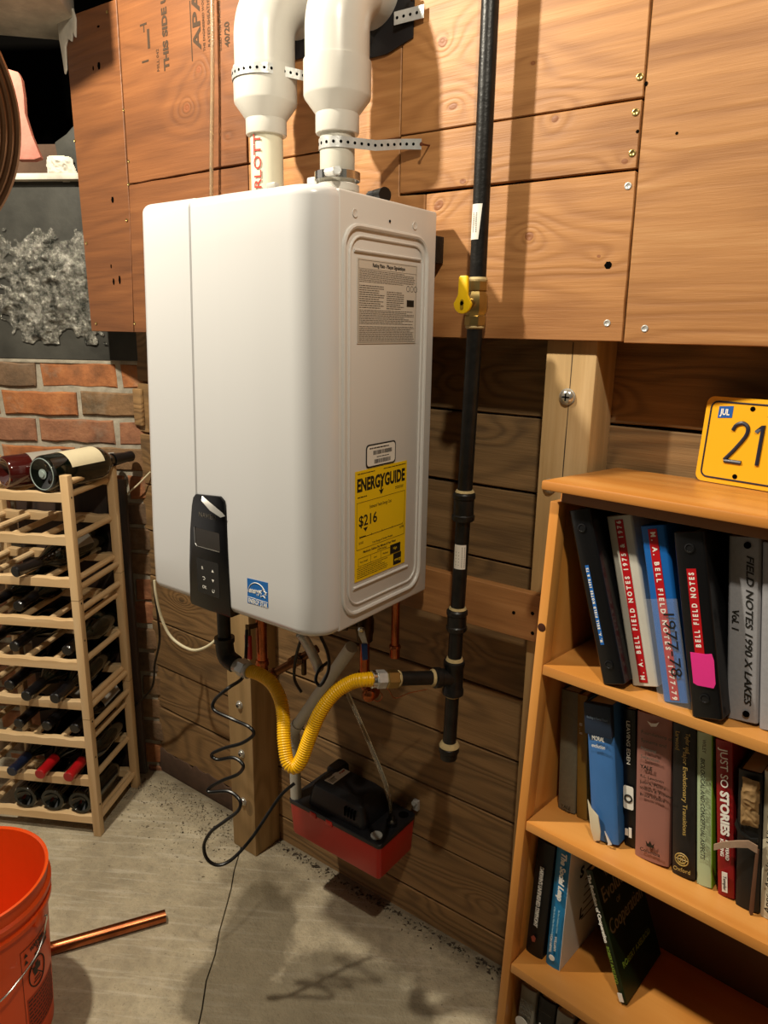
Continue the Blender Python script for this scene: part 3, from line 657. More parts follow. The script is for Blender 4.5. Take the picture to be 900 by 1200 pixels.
T_ = lambda s_, y, z_, size, **k: text(s_, size, M['ink'], yl, (.0006, y, z_), Y, Z, thick=.0001, **k)
T_('ENERGYGUIDE', -.358, 1.165, .030, width=.136, bold=.0012)
part('arrow', MB().box((.0005, -.2925, 1.149), (.0008, -.2895, 1.166)).prism([(-.298, 1.151), (-.291, 1.1415), (-.284, 1.151), (-.291, 1.1485)], (.0005, 0, 0), Y, Z, X, .0003), M['ink'], yl, smooth=False)
T_('Estimated Yearly Energy Cost', -.323, 1.125, .008, width=.062)
T_('$216', -.353, 1.1035, .026, width=.050, bold=.0004)
part('arrow', MB().prism([(-.340, 1.0915), (-.328, 1.0915), (-.334, 1.0845)], (.0005, 0, 0), Y, Z, X, .0003), M['ink'], yl, smooth=False)
mb = MB().box((.0005, -.35, 1.0755), (.0008, -.226, 1.0763)).box((.0005, -.35, 1.0755), (.0008, -.333, 1.0775))
for y_ in (-.35, -.318, -.287, -.257, -.2265): mb.box((.0005, y_, 1.0745), (.0008, y_+.0008, 1.0785))
for a in ((-.358, 1.1365, -.220, 1.137), (-.358, 1.0555, -.220, 1.056)): mb.box((.0005, a[0], a[1]), (.0008, a[2], a[3]))
mb.box((.0005, -.358, 1.0555), (.0008, -.3575, 1.137)).box((.0005, -.2205, 1.0555), (.0008, -.22, 1.137))
for y_ in (-.353, -.319, -.29): mb.box((.0005, y_, 1.0255), (.0008, y_+.0005, 1.04))
mb.box((.0005, -.353, 1.0255), (.0008, -.23, 1.026)).box((.0005, -.353, 1.0395), (.0008, -.23, 1.04)).box((.0005, -.262, 1.0265), (.0008, -.231, 1.043)).box((.0005, -.252, 1.003), (.0008, -.228, 1.0245))
part('label_lines', mb, M['ink'], yl, smooth=False)
T_('$165', -.352, 1.0665, .006); T_('$298', -.234, 1.0705, .006); T_('Cost Range of Similar Models', -.315, 1.0605, .005)
T_('Maximum Gallons Per Minute of Hot Water', -.340, 1.049, .006, width=.095, bold=.0001); T_('(GPM Rating)', -.30, 1.0435, .005)
T_('Very Small', -.349, 1.0325, .005); T_('Low', -.31, 1.0325, .005); T_('Medium', -.284, 1.0325, .005)
text('High', .006, M['yellow_label'], yl, (.0009, -.253, 1.035), Y, Z, thick=.0001)
text('energy', .008, M['yellow_label'], yl, (.0009, -.249, 1.0125), Y, Z, thick=.0001, italic=.3)
mb = MB(); lines(mb, -.356, -.268, 1.004, 1.024, 6, 12, x=.0007, hgt=.3); lines(mb, -.356, -.325, 1.1435, 1.148, 1, 13, x=.0007, hgt=.4); lines(mb, -.356, -.30, 1.1835, 1.187, 1, 14, x=.0007); lines(mb, -.285, -.22, 1.1835, 1.187, 1, 15, x=.0007); lines(mb, -.25, -.222, 1.1435, 1.149, 2, 16, x=.0007)
part('fine_print', mb, M['ink'], yl, smooth=False, kind='stuff')
# underside stubs
mb = MB()
for x, y in ((-.34, -.30), (-.27, -.26), (-.21, -.24), (-.12, -.25), (-.06, -.22)): mb.lathe([(.017, 0), (.017, -.02), (.013, -.022)], (x, y, .922), Z, 14)
part('connection_stub', mb, M['brass'], wh)

cap_ = part('drain_cap', MB().lathe([(.016, 0), (.016, .02), (.013, .024)], (-.062, -.235, 1.6125), Z, 18), M['black_plastic'], wh, label='black ribbed cap on top')
part('side_port', MB().lathe([(.012, 0), (.012, .03)], (-.062, -.235, 1.6285), (.9, -.35, 0), 14), M['black_rubber'], cap_)

# ================= VENT PIPES =================
def vent(label, x0, y0, zs_, lowmat, col_):
    # zs_: z of heater top, hub bottom, hub top, taper top, collar top
    t = thing('vent_pipe', label, 'vent pipe', (x0, y0, 1.612))
    zt, z1, z2, z3, z4 = zs_
    part('pipe', MB().lathe([(.0302, 0), (.0302, z1-zt+.02)], (x0, y0, zt), Z, 32), lowmat, t)
    part('reducer', MB().lathe([(.0302, z1-zt), (.0365, z1-zt), (.0375, z1-zt+.002), (.0375, z2-zt), (.0565, z3-zt), (.0575, z3-zt+.004), (.0575, z4-zt), (.054, z4-zt+.001)], (x0, y0, zt), Z, 36), M['pvc'], t)
    br = .088; c0 = Vector((x0, y0+br, z4+.045))
    path = [Vector((x0, y0, z4-.02)), Vector((x0, y0, z4+.045))]+arc(c0, br, PI, PI/2, 16, Y, Z)[1:]
    part('elbow', MB().tube(path, .0545, 32), M['pvc'], t)
    e = path[-1]
    part('elbow_socket', MB().lathe([(.0545, 0), (.058, .003), (.058, .048)], (e.x, y0+br-.03, e.z), Y, 36), M['pvc'], t)
    part('wall_pipe', MB().lathe([(.045, 0), (.045, .25)], (e.x, y0+br, e.z), Y, 32), M['pvc'], t)
    return t, e
vz = lambda q: q[2]
vr, er = vent('white PVC vent pipe with a steel strap below its reducer, over the heater edge', -.1615, -.215, (1.612, vz((-0.1641, -0.2150, 1.7401)), vz((-0.1641, -0.2150, 1.7708)), vz((-0.1679, -0.2150, 1.7951)), vz((-0.1697, -0.2150, 1.8514))), M['pvc_gray'], None)
vl, el = vent('white PVC vent pipe with red print, farther from the gas pipe', -.333, -.215, (1.612, vz((-0.3382, -0.2150, 1.7595)), vz((-0.3373, -0.2150, 1.7853)), vz((-0.3364, -0.2150, 1.8108)), vz((-0.3343, -0.2150, 1.8694))), M['pvc_cream'], None)
text('CHARLOTTE', .022, M['red_ink'], vl, (-.333+.0068, -.215-.0305, 1.600), Z, -X*.972-Y*.222, 'print', width=.17, thick=.0005)
part('wall_flange', MB().prism([(-.13, er.z-.10), (-.075, er.z-.085), (-.072, er.z+.10), (-.24, er.z+.10), (-.24, er.z-.10)], (0, -.119, 0), X, Z, Y, .003), M['black_plastic'], vr, smooth=False)
part('wall_flange', MB().box((-.37, -.119, el.z-.088), (-.235, -.1155, el.z+.09)), M['black_plastic'], vl, smooth=False)
# rubber coupling with hose clamp on the right vent pipe
cpl = part('coupling', MB().lathe([(.030, .0), (.034, .002), (.034, .034), (.0385, .036), (.0385, .046), (.0345, .048)], (-.1615, -.215, 1.612), Z, 32), M['pvc'], vr, label='white coupling')
part('coupling_ear', MB().box((-.208, -.244, 1.628), (-.184, -.208, 1.672)), M['pvc'], vr, bevel=.003)
def band(name, c, r, zc, h, mat, parent, n=40, th=.0012, gap=None):
    mb = MB(); c = Vector(c)
    for i in range(n):
        a0 = 2*PI*i/n; a1 = 2*PI*(i+1)/n
        vs = []
        for a in (a0, a1):
            for rr in (r, r+th):
                for hh in (-h/2, h/2): vs.append(Vector((c.x+rr*math.cos(a), c.y+rr*math.sin(a), zc+hh)))
        k = [vs[0], vs[1], vs[2], vs[3], vs[4], vs[5], vs[6], vs[7]]
        mb.add(k, [(0, 4, 5, 1), (2, 3, 7, 6), (1, 5, 7, 3), (0, 2, 6, 4)])
    return part(name, mb, mat, parent)
hc = band('hose_clamp', (-.1615, -.215, 0), .0392, 1.672, .013, M['chrome'], vr)
part('clamp_screw', MB().lathe([(.0065, 0), (.0065, .018), (.004, .02)], (-.150, -.257, 1.672), X, 10).lathe([(.007, 0), (.007, .01)], (-.127, -.255, 1.672), (.6, -.8, 0), 6), M['zinc'], hc)
# perforated straps
def strap(label, pts, wid, loc, holes_from=0, nails=(), up=Z):
    t = thing('pipe_strap', label, 'strap', loc); mb = MB(); P = [Vector(q) for q in pts]; th = .001; cum = [0]
    for a, b in zip(P, P[1:]): cum.append(cum[-1]+(b-a).length)
    L = []
    for i, q in enumerate(P):
        d = (P[min(i+1, len(P)-1)]-P[max(i-1, 0)]); d = Vector((d.x, d.y, d.z)).normalized(); n_ = d.cross(up).normalized()
        for s1, s2 in ((-1, 0), (1, 0), (-1, 1), (1, 1)): L.append(q+up*(s1*wid/2)+n_*(s2*th))
    fs = []
    for i in range(len(P)-1):
        a = i*4; b = a+4
        fs += [(a, b, b+1, a+1), (a+2, a+3, b+3, b+2), (a, a+2, b+2, b), (a+1, b+1, b+3, a+3)]
    fs += [(0, 1, 3, 2), (len(P)*4-4, len(P)*4-2, len(P)*4-1, len(P)*4-3)]
    part('band', MB().add(L, fs), M['zinc'], t)
    s_ = .006; hb = MB()
    while s_ < cum[-1]-.004:
        i = max(k for k in range(len(cum)) if cum[k] <= s_); i = min(i, len(P)-2)
        q = P[i].lerp(P[i+1], (s_-cum[i])/max(1e-6, cum[i+1]-cum[i])); d = (P[i+1]-P[i]).normalized(); n_ = d.cross(up).normalized()
        hb.lathe([(.0026, -.0004), (.0026, .0014)], q, n_, 8); s_ += .0125
    part('strap_holes', hb, M['void'], t, kind='stuff', smooth=False)
    for q in nails:
        part('nail', MB().tube([q[0], q[1]], .0016, 8).lathe([(.0035, 0), (.0035, .001)], q[1], Vector(q[1])-Vector(q[0]), 8), plain('rusty_nail', '#6b3b22', 0.6, metal=.6), t)
    return t
sz = (-0.1641, -0.2150, 1.7226)[2]
c_ = Vector((-.1615, -.215, sz))
pts = arc(c_, .0312, 2.6, 5.9, 18, X, Y)+[Vector((-.105, -.18, sz)), Vector((-0.0833, -0.1350, 1.7306)), Vector((-0.0468, -0.1250, 1.7281))]
pts = [Vector((q.x, q.y, q.z)) for q in pts]
strap('galvanised perforated strap holding the right vent pipe, ending at a nail in the plywood', pts, .017, (c_.x, c_.y, sz), nails=(((-0.0371, -0.1100, 1.7270), (-0.0367, -0.1400, 1.7240)),))
sz = (-0.3348, -0.2150, 1.8555)[2]; c_ = Vector((-.333, -.215, sz))
strap('galvanised perforated strap wrapped around the left vent pipe', arc(c_, .0588, 2.4, 5.6, 22, X, Y)+[Vector((-.258, -.165, sz)), Vector((-.222, -.135, sz)), Vector((-.215, -.1165, sz))], .0165, (c_.x, c_.y, sz))
q0 = Vector((-0.1063, -0.1300, 1.9302)); q1 = Vector((-0.0506, -0.1220, 1.9325))
strap('short galvanised strap end fixed beside the black flange at the top', [q0, q0.lerp(q1, .3), q1], .02, q1, nails=(((-0.0801, -0.1100, 1.9526), (-0.0736, -0.1350, 1.9596)),))

# clear tube hanging in front of plywood
hs = thing('clear_tube', 'clear plastic tube hanging left of the vent pipes', 'tube', (-0.5832, -0.1350, 1.7023))
part('tube', MB().tube(spline([(Vector((-0.5863, -0.1350, 1.6974))-Z*.04), (-0.5776, -0.1350, 1.7891), (-0.5701, -0.1320, 1.9185), (-0.5652, -0.1280, 2.0885)], 6), .0042, 12), plain('milky_vinyl_tube', '#cdbb9c', 0.15, trans=0.75, ior=1.3), hs)

# ================= GAS PIPE =================
gp = thing('gas_pipe', 'black iron gas pipe running down the wall beside the heater', 'pipe', (.079, -.16, .594))
gx = lambda z_: .0790+(.0175 if z_ > 1.49 else .0175*max(0, (z_-.6)/.89))
def gpipe(z0, z1, r=.01335): return part('pipe', MB().tube([(gx(z0), -.16, z0), (gx(z1), -.16, z1)], r, 20), M['black_iron'], gp)
def glathe(name, z0, prof, mat=None, n=24): return part(name, MB().lathe(prof, (gx(z0), -.16, z0), Z, n), mat or M['black_iron'], gp)
gpipe(1.49, 2.70, .0139); gpipe(1.09, 1.425); gpipe(.872, 1.10); gpipe(.78, .88); gpipe(.61, .76)
stk = part('pipe_sticker', MB().add([Vector((gx(1.59)+.0144*math.cos(a), -.16+.0144*math.sin(a), z_)) for z_, s0 in ((1.560, 210), (1.614, 228)) for a in [math.radians(q+s0) for q in range(0, 90, 10)]], [(i, i+1, i+10, i+9) for i in range(8)]), M['white_paper'], gp, label='white paper sticker')
r = random.Random(4); mb = MB()
def onpipe(a0, a1, z0, z1, zr, rr):
    A = [math.radians(a0), math.radians(a1)]
    mb.add([Vector((gx(zr)+rr*math.cos(a), -.16+rr*math.sin(a), z_)) for z_ in (z0, z1) for a in A], [(0, 1, 3, 2)])
for k in range(14): onpipe(245, 275, 1.571+k*.0022, 1.5722+k*.0022, 1.59, .01455)
part('sticker_print', mb, M['ink_gray'], stk, smooth=False)
zc0 = (0.0851, -0.1600, 1.0159)[2]
stk = part('pipe_sticker', MB().add([Vector((gx(zc0)+.0138*math.cos(a), -.16+.0138*math.sin(a), z_)) for z_ in (zc0-.022, zc0+.024) for a in [math.radians(q) for q in range(240, 350, 11)]], [(i, i+1, i+11, i+10) for i in range(9)]), M['white_paper'], gp, label='white barcode sticker')
mb = MB()
for k in range(13): onpipe(305, 330, zc0-.018+k*.003, zc0-.0165+k*.003, zc0, .01395)
for k in range(5): onpipe(258, 285, zc0-.015+k*.006, zc0-.0135+k*.006, zc0, .01395)
part('sticker_print', mb, M['ink'], stk, smooth=False)
# ball valve
z0 = 1.425
glathe('valve_body', z0, [(.0185, .0), (.0185, .014), (.0165, .016), (.0205, .024), (.0205, .046), (.0165, .054), (.0185, .056), (.0185, .070), (.016, .071)], M['brass'], 8)
glathe('pipe_paste', z0-.006, [(.0145, 0), (.0165, .002), (.0155, .008)], M['paste'], 18); glathe('pipe_paste', z0+.069, [(.0155, 0), (.0165, .004), (.0148, .008)], M['paste'], 18)
vx = gx(1.46)
part('valve_stem', MB().lathe([(.007, 0), (.007, .026)], (vx, -.175, z0+.036), (0, -1, 0), 12), M['brass'], gp)
hd = Vector((0, -1, 0)); hx = Vector((1, 0, 0))
hc_ = Vector((vx, -.175, z0+.034))+hd*.026
poly = circ(0, 0, .0165, 24); poly = [(a, b) for a, b in poly if b < .0145]
hpoly = [(-.0165*math.cos(a), -.0165*math.sin(a)) for a in [PI*i/14 for i in range(15)]]+[(.0165, 0), (.009, .013), (.0085, .040), (.006, .043), (-.006, .043), (-.0085, .040), (-.009, .013)]
part('valve_handle', MB().prism(hpoly, hc_, hx, Z, hd, .006), M['yellow_handle'], gp, bevel=.0015, label='yellow T-shaped valve handle')
part('handle_slot', MB().prism(rrect(-.003, -.010, .003, .006, .0028), hc_+hd*.0061, hx, Z, hd, .0008), plain('dark_yellow', '#8d6f08', 0.5), gp, smooth=False)
part('handle_screw', MB().lathe([(.0035, 0), (.003, .001)], hc_+hd*.0066, hd, 10), M['void'], gp)
glathe('coupling', 1.083, [(.0185, .0), (.0205, .003), (.0205, .010), (.0185, .012), (.0185, .040), (.0205, .042), (.0205, .049), (.0180, .052)])
glathe('pipe_paste', 1.134, [(.0150, 0), (.0175, .002), (.0150, .006)], M['paste'], 18)
glathe('coupling', .868, [(.0180, .0), (.0198, .003), (.0198, .009), (.0180, .011), (.0180, .031), (.0198, .033), (.0198, .040), (.0170, .043)])
glathe('pipe_paste', .910, [(.0145, 0), (.0168, .002), (.0145, .006)], M['paste'], 18)
zt_ = .771
br_ = Vector((-.60, -.80, 0)).normalized(); nutp = Vector((-0.0012, -0.2875, 0.7914)); tc_ = Vector((gx(zt_), -.16, zt_))
br_ = (nutp-tc_).normalized()
mb = MB().lathe([(.0175, -.036), (.0205, -.034), (.0205, -.025), (.0185, -.022), (.0185, .022), (.0205, .025), (.0205, .034), (.0175, .036)], tc_, Z, 24).lathe([(.0175, 0), (.0175, .028), (.0200, .030), (.0200, .040), (.0170, .042)], tc_, br_, 24)
part('tee', mb, M['black_iron'], gp, label='black iron tee fitting')
glathe('pipe_paste', .806, [(.0145, 0), (.0168, .001), (.0145, .007)], M['paste'], 18); glathe('pipe_paste', .731, [(.0140, 0), (.0152, .002), (.0140, .004)], M['paste'], 18)
glathe('cap', .594, [(.006, 0), (.0165, .001), (.0172, .004), (.0172, .014), (.0200, .017), (.0200, .026), (.0180, .028)], None, 20)
glathe('pipe_paste', .620, [(.0175, 0), (.0205, .003), (.0175, .009), (.0140, .012)], M['paste'], 20)
ln = (nutp-tc_).length
part('nipple', MB().tube([tc_+br_*.035, tc_+br_*(ln-.02)], .0134, 20), M['black_iron'], gp)
part('pipe_paste', MB().lathe([(.0140, 0), (.0168, .003), (.0150, .008)], tc_+br_*.040, br_, 18), M['paste'], gp)
part('pipe_paste', MB().lathe([(.0140, 0), (.0160, .003), (.0140, .009)], tc_+br_*(ln-.042), br_, 18), M['paste'], gp)

# ================= YELLOW GAS HOSE =================
e1 = nutp.copy()
hz = thing('gas_hose', 'yellow corrugated gas hose looping under the heater', 'hose', (-0.1192, -0.3866, 0.6101))
mb = MB().lathe([(.0165, 0), (.0175, .002), (.0175, .022), (.0150, .024)], e1+br_*-.038, br_, 6); part('hex_nut', mb, M['brass'], hz, smooth=False, label='brass hex nut')
mb = MB().lathe([(.0150, 0), (.0175, .002), (.0175, .018), (.0150, .020)], e1+br_*-.014, br_, 6); part('hex_nut', mb, M['zinc'], hz, smooth=False, label='plated steel hex nut')
mb = MB().lathe([(.0140, 0), (.0165, .002), (.0165, .008), (.0130, .010)], e1+br_*.006, br_, 24); part('hose_collar', mb, M['chrome'], hz)
# (axis points away from the tee)
lc = Vector((-0.2794, -0.3524, 0.7476)); lc2 = Vector((-0.3149, -0.3517, 0.7515))
hp = [e1+br_*.012, e1+br_*.03, Vector((-0.0406, -0.3210, 0.7854)), Vector((-0.0655, -0.3401, 0.7627)), Vector((-0.0853, -0.3584, 0.7221)), Vector((-0.0993, -0.3718, 0.6718)), Vector((-0.1078, -0.3843, 0.6316)), Vector((-0.1189, -0.3914, 0.6145)), Vector((-0.1342, -0.3938, 0.6223)), Vector((-0.1518, -0.3839, 0.6542)), Vector((-0.1699, -0.3667, 0.6904)), Vector((-0.1907, -0.3541, 0.7179)), Vector((-0.2186, -0.3487, 0.7394)), Vector((-0.2503, -0.3500, 0.7483)), lc]
sp = spline(hp, 40); cum = [0]
for a, b in zip(sp, sp[1:]): cum.append(cum[-1]+(b-a).length)
pitch = .0046; step = pitch/4; P = []; RR = []; i = 0; s_ = 0; k = 0
while s_ < cum[-1]:
    while cum[i+1] < s_: i += 1
    P.append(sp[i].lerp(sp[i+1], (s_-cum[i])/max(1e-9, cum[i+1]-cum[i]))); RR.append((.0138, .0130, .0120, .0130)[k % 4]); s_ += step; k += 1
part('corrugated_hose', MB().tube(P, RR, 16), M['yellow'], hz, angle=3.0)
ax2 = (lc2-lc).normalized()
part('hose_collar', MB().lathe([(.0155, 0), (.0165, .002), (.0165, .008)], lc-ax2*.004, ax2, 20), M['zinc'], hz)
part('hex_nut', MB().lathe([(.0165, .0), (.0185, .002), (.0185, .020), (.0165, .022)], lc+ax2*.003, ax2, 6), M['zinc'], hz, smooth=False)
gi = thing('gas_inlet_pipe', 'black iron pipe and elbow under the heater control panel', 'pipe', (-0.3435, -0.3554, 0.8066))
ec = Vector((-0.3397, -0.3589, 0.7581)); top_ = Vector((ec.x, ec.y, .925))
part('pipe', MB().tube([top_, ec+Z*.03], .0135, 18), M['black_iron'], gi)
pa = [ec+Z*.045, ec+Z*.02]+[ec+Z*.02*(1-t)+(lc-ec).normalized()*.022*t for t in (.3, .6, .85)]+[ec+(lc-ec).normalized()*.032]
part('elbow', MB().tube(spline([ec+Z*.046, ec+Z*.025, ec+Z*.006+(lc-ec).normalized()*.006, ec+(lc-ec).normalized()*.028], 6), .0185, 18), M['black_iron'], gi)
part('elbow_lip', MB().lathe([(.0205, 0), (.0205, .010)], ec+Z*.038, Z, 20), M['black_iron'], gi)
part('nipple', MB().tube([ec+(lc-ec).normalized()*.025, lc+ax2*.02], .0155, 16), M['zinc'], gi)

# ================= CONDENSATE PUMP =================
cpm = thing('condensate_pump', 'red and black condensate pump screwed to the plank wall', 'pump', (-.2315, -.081, .204))
def loft(polys):
    mb = MB(); n = len(polys[0])
    for q in polys: mb.v += [Vector(v) for v in q]
    for i in range(len(polys)-1):
        for k in range(n): mb.f.append((i*n+k, i*n+(k+1) % n, (i+1)*n+(k+1) % n, (i+1)*n+k))
    mb.f.append(tuple(range(n))[::-1]); mb.f.append(tuple((len(polys)-1)*n+k for k in range(n)))
    return mb
rr = lambda x0, y0, x1, y1, r, z_: [(a, b, z_) for a, b in rrect(x0, y0, x1, y1, r)]
part('tank', loft([rr(-.364, -.145, -.098, -.014, .008, .204), rr(-.366, -.147, -.096, -.013, .010, .208), rr(-.371, -.152, -.092, -.010, .010, .292)]), M['red_tank'], cpm, label='red plastic tank')
part('lid', loft([rr(-.3725, -.1535, -.0905, -.0085, .010, .291), rr(-.3725, -.1535, -.0905, -.0085, .010, .299), rr(-.371, -.152, -.092, -.010, .009, .301)]), M['black_plastic'], cpm, label='black lid')
for x in (-.29, -.24): part('lid_clip', MB().box((x-.010, -.1555, .284), (x+.010, -.150, .298)), M['red_tank'], cpm, bevel=.002)
mc = part('motor_cover', loft([rr(-.325, -.138, -.150, -.030, .014, .301), rr(-.322, -.135, -.150, -.032, .014, .318), rr(-.315, -.128, -.160, -.036, .012, .350), rr(-.306, -.112, -.178, -.045, .010, .362)]), M['black_plastic'], cpm, label='black motor cover', bevel=.002)
for k in range(4): part('vent_slot', MB().box((-.208+.009*k, -.1375, .318), (-.2045+.009*k, -.130, .340)), M['void'], mc, smooth=False)
for k in range(3): part('vent_slot', MB().box((-.298+.008*k, -.10, .3618), (-.2955+.008*k, -.085, .3632)), M['white_paper'] if 0 else M["ink_gray"], mc, smooth=False)
pl_ = part('white_label', MB().box((-.288, -.112, .3621), (-.262, -.047, .3629)), M['white_paper'], cpm, smooth=False)
pl_.data.transform(Matrix.Translation((.0435-.045, .0, 0)))
text('PUMP', .008, M['red_ink'], cpm, (-.2775, -.070, .3632), Y, -X, thick=.0001, bold=.0002)
for k in range(4): part('label_mark', MB().box((-.270-.004*k, -.108, .3629), (-.2685-.004*k, -.09, .3632)), M['ink_gray'], cpm, smooth=False)
part('switch_housing', loft([rr(-.325, -.075, -.28, -.02, .008, .30), rr(-.32, -.072, -.284, -.022, .008, .362), rr(-.316, -.068, -.29, -.026, .006, .368)]), M['black_plastic'], cpm)
part('filler_cap', MB().lathe([(.0135, 0), (.0135, .003), (.0125, .004)], (-.118, -.130, .301), Z, 24), plain('grey_cap', '#9b9b95', 0.5), cpm, label='grey round cap')
part('hole', MB().lathe([(.012, 0), (.012, .0015)], (-.112, -.032, .3005), Z, 20), M['void'], cpm)
part('outlet_fitting', MB().lathe([(.013, 0), (.013, .010), (.008, .012), (.008, .026)], (-0.1143, -0.0768, 0.3010), Z, 18), M['black_rubber'], cpm)
part('mounting_screw', MB().box((-.100, -.012, .31), (-.086, -.003, .335)).lathe([(.006, 0), (.006, .008)], (-.093, -.012, .332), (0, -1, .1), 8), M['zinc'], cpm)
ob = thing('outlet_tube', 'clear tube dropping from under the heater into the black pump lid', 'tube', (-0.1070, -0.0874, 0.3200))
part('tube', MB().tube(spline([(-0.1078, -0.0861, 0.3120), (-0.1183, -0.0756, 0.3350), (-0.0203, -0.2274, 0.5182), (-0.0535, -0.2305, 0.5860), (-0.0915, -0.2275, 0.6436), (-0.1332, -0.2260, 0.7054)], 8), .0045, 12), plain('wet_vinyl_tube', '#cfc8b4', 0.08, trans=0.85, ior=1.3), ob)
sb = Vector((-0.3599, -0.1375, 0.3000)); sb = Vector((sb.x, sb.y, .300))
dp = thing('drain_pipe', 'grey PVC drain pipe slanting from the heater down into the pump', 'pipe', sb)
dtop = Vector((-0.1368, -0.2000, 0.7854)); dm = Vector((sb.x-.004, sb.y, .475))
part('pipe', MB().tube([sb, dm], .0135, 18), M['pvc_gray'], dp)
part('elbow', MB().tube(spline([dm-Z*.03, dm+Z*.005, dm+(dtop-dm).normalized()*.035+Z*.006], 6), .0155, 18), M['pvc_gray'], dp)
part('pipe', MB().tube([dm+Z*.006+(dtop-dm).normalized()*.02, dtop], .0135, 18), M['pvc_gray'], dp)

# ================= PIPES AND VALVES UNDER THE HEATER =================
def vpipe(name, label, cat, pt, z0, z1, r, mat, extra=None):
    t = thing(name, label, cat, (pt[0], pt[1], z0)); part('pipe', MB().tube([(pt[0], pt[1], z0), (pt[0], pt[1], z1)], r, 16), mat, t); return t
q = (-0.0566, -0.1600, 0.8089)
c3 = vpipe('copper_pipe', 'thin copper pipe behind the blue lever, nearest the gas pipe', 'pipe', q, .772, .925, .0085, M['copper'])
part('fitting', MB().lathe([(.0105, 0), (.0105, .022)], (q[0], q[1], .772), Z, 16).lathe([(.011, 0), (.0125, .004), (.011, .008)], (q[0], q[1], .79), Z, 16), M['copper'], c3)
q = (-0.1108, -0.1900, 0.7286)
c2 = thing('cold_water_valve', 'copper pipe and dark valve with a blue lever handle', 'valve', (q[0], q[1], .70))
part('pipe', MB().tube([(q[0], q[1], .715), (q[0], q[1], .80)], .0105, 16), M['copper'], c2)
part('elbow', MB().tube(spline([(q[0], q[1], .735), (q[0], q[1], .716), (q[0]+.012, q[1]-.003, .702), (q[0]+.035, q[1]-.008, .700)], 6), .0125, 16), M['copper'], c2)
part('union_ball', MB().lathe([(.004, 0), (.012, .004), (.0145, .012), (.012, .020), (.005, .024)], (q[0]+.025, q[1]-.02, .705), (.7, -.7, 0), 16), M['copper'], c2)
part('valve_body', MB().lathe([(.013, 0), (.0165, .004), (.0165, .018), (.019, .024), (.019, .05), (.0165, .056), (.0165, .08), (.012, .09), (.012, .13)], (q[0], q[1], .80), Z, 12), plain('tarnished_brass', '#4d3d26', 0.4, metal=.9, vary=.3, vscale=50), c2)
part('side_port', MB().lathe([(.010, 0), (.010, .02), (.014, .022), (.014, .034)], (q[0]-.01, q[1]-.008, .838), (-.85, -.5, 0), 14), plain('tarnished_brass', '#4d3d26', 0.4), c2)
lv = Vector((q[0]+.012, q[1]-.025, .842))
part('stem_nut', MB().lathe([(.007, 0), (.007, .010), (.004, .013)], lv, (.5, -.85, 0), 6), M['chrome'], c2, smooth=False)
lev = part('lever', MB().prism([(-.006, .005), (.006, .005), (.014, -.030), (.005, -.032), (-.004, -.012)], lv+Vector((.002, -.006, 0)), Vector((.8, .6, 0)), Z, Vector((.6, -.8, 0)), .003), M['zinc'], c2, bevel=.0008)
part('lever_grip', MB().prism([(.003, -.030), (.0155, -.029), (.017, -.062), (.006, -.064)], lv+Vector((.001, -.008, 0)), Vector((.8, .6, 0)), Z, Vector((.6, -.8, 0)), .006), plain('blue_grip', '#1b4a9c', 0.45), c2, bevel=.0015, label='blue vinyl lever grip')
q = (-0.3784, -0.2200, 0.7088)
c1 = thing('hot_water_valve', 'copper pipe and valve with a red lever handle', 'valve', (q[0], q[1], .72))
part('pipe', MB().tube([(q[0], q[1], q[2]-.045), (q[0], q[1], .925)], .0125, 16), M['copper'], c1)
part('fitting', MB().lathe([(.0145, 0), (.016, .006), (.0145, .014)], (q[0], q[1], q[2]-.03), Z, 16), M['copper'], c1)
q2 = Vector((-0.3887, -0.2500, 0.7475))
part('lever_grip', MB().box((q2.x-.009, q2.y-.004, q2.z-.045), (q2.x+.009, q2.y+.003, q2.z+.012)), plain('red_grip', '#a81f1c', 0.45), c1, bevel=.002, label='red vinyl lever grip')
part('lever', MB().box((q2.x-.006, q2.y-.002, q2.z+.01), (q2.x+.006, q2.y+.002, q2.z+.035)).tube([(q2.x, q2.y, q2.z+.03), (q[0], q[1], q2.z+.03)], .006, 8), plain('tarnished_brass', '#4d3d26', 0.4), c1)
text('OFF', .010, M['white_ink'], c1, (q2.x, q2.y-.0045, q2.z+.004), -Z, X, thick=.0002)
qa = Vector((-0.3964, -0.2000, 0.6301)); qb = Vector((-0.2929, -0.1300, 0.7112))
hb = thing('copper_branch', 'dull copper cross pipe with brass drain tap behind the yellow hose', 'pipe', qa)
part('pipe', MB().tube([qa, qb], .0095, 14), plain('dull_copper', '#7a5030', 0.4, metal=.9), hb)
part('fitting', MB().lathe([(.012, 0), (.0135, .004), (.0135, .022), (.012, .026)], qa.lerp(qb, .06), qb-qa, 12).lathe([(.012, 0), (.0135, .004), (.0135, .03), (.012, .034)], qa.lerp(qb, .5), qb-qa, 8), plain('dull_copper', '#7a5030', 0.4), hb)
qm = qa.lerp(qb, .75)
part('drain_tap', MB().tube([qm, qm-Z*.045], .006, 8).lathe([(.011, 0), (.011, .006)], qm-Y*.016, (0, -1, 0), 8).box((qm.x-.016, qm.y-.024, qm.z-.004), (qm.x+.016, qm.y-.020, qm.z+.004)), plain('tarnished_brass', '#4d3d26', 0.4), hb)
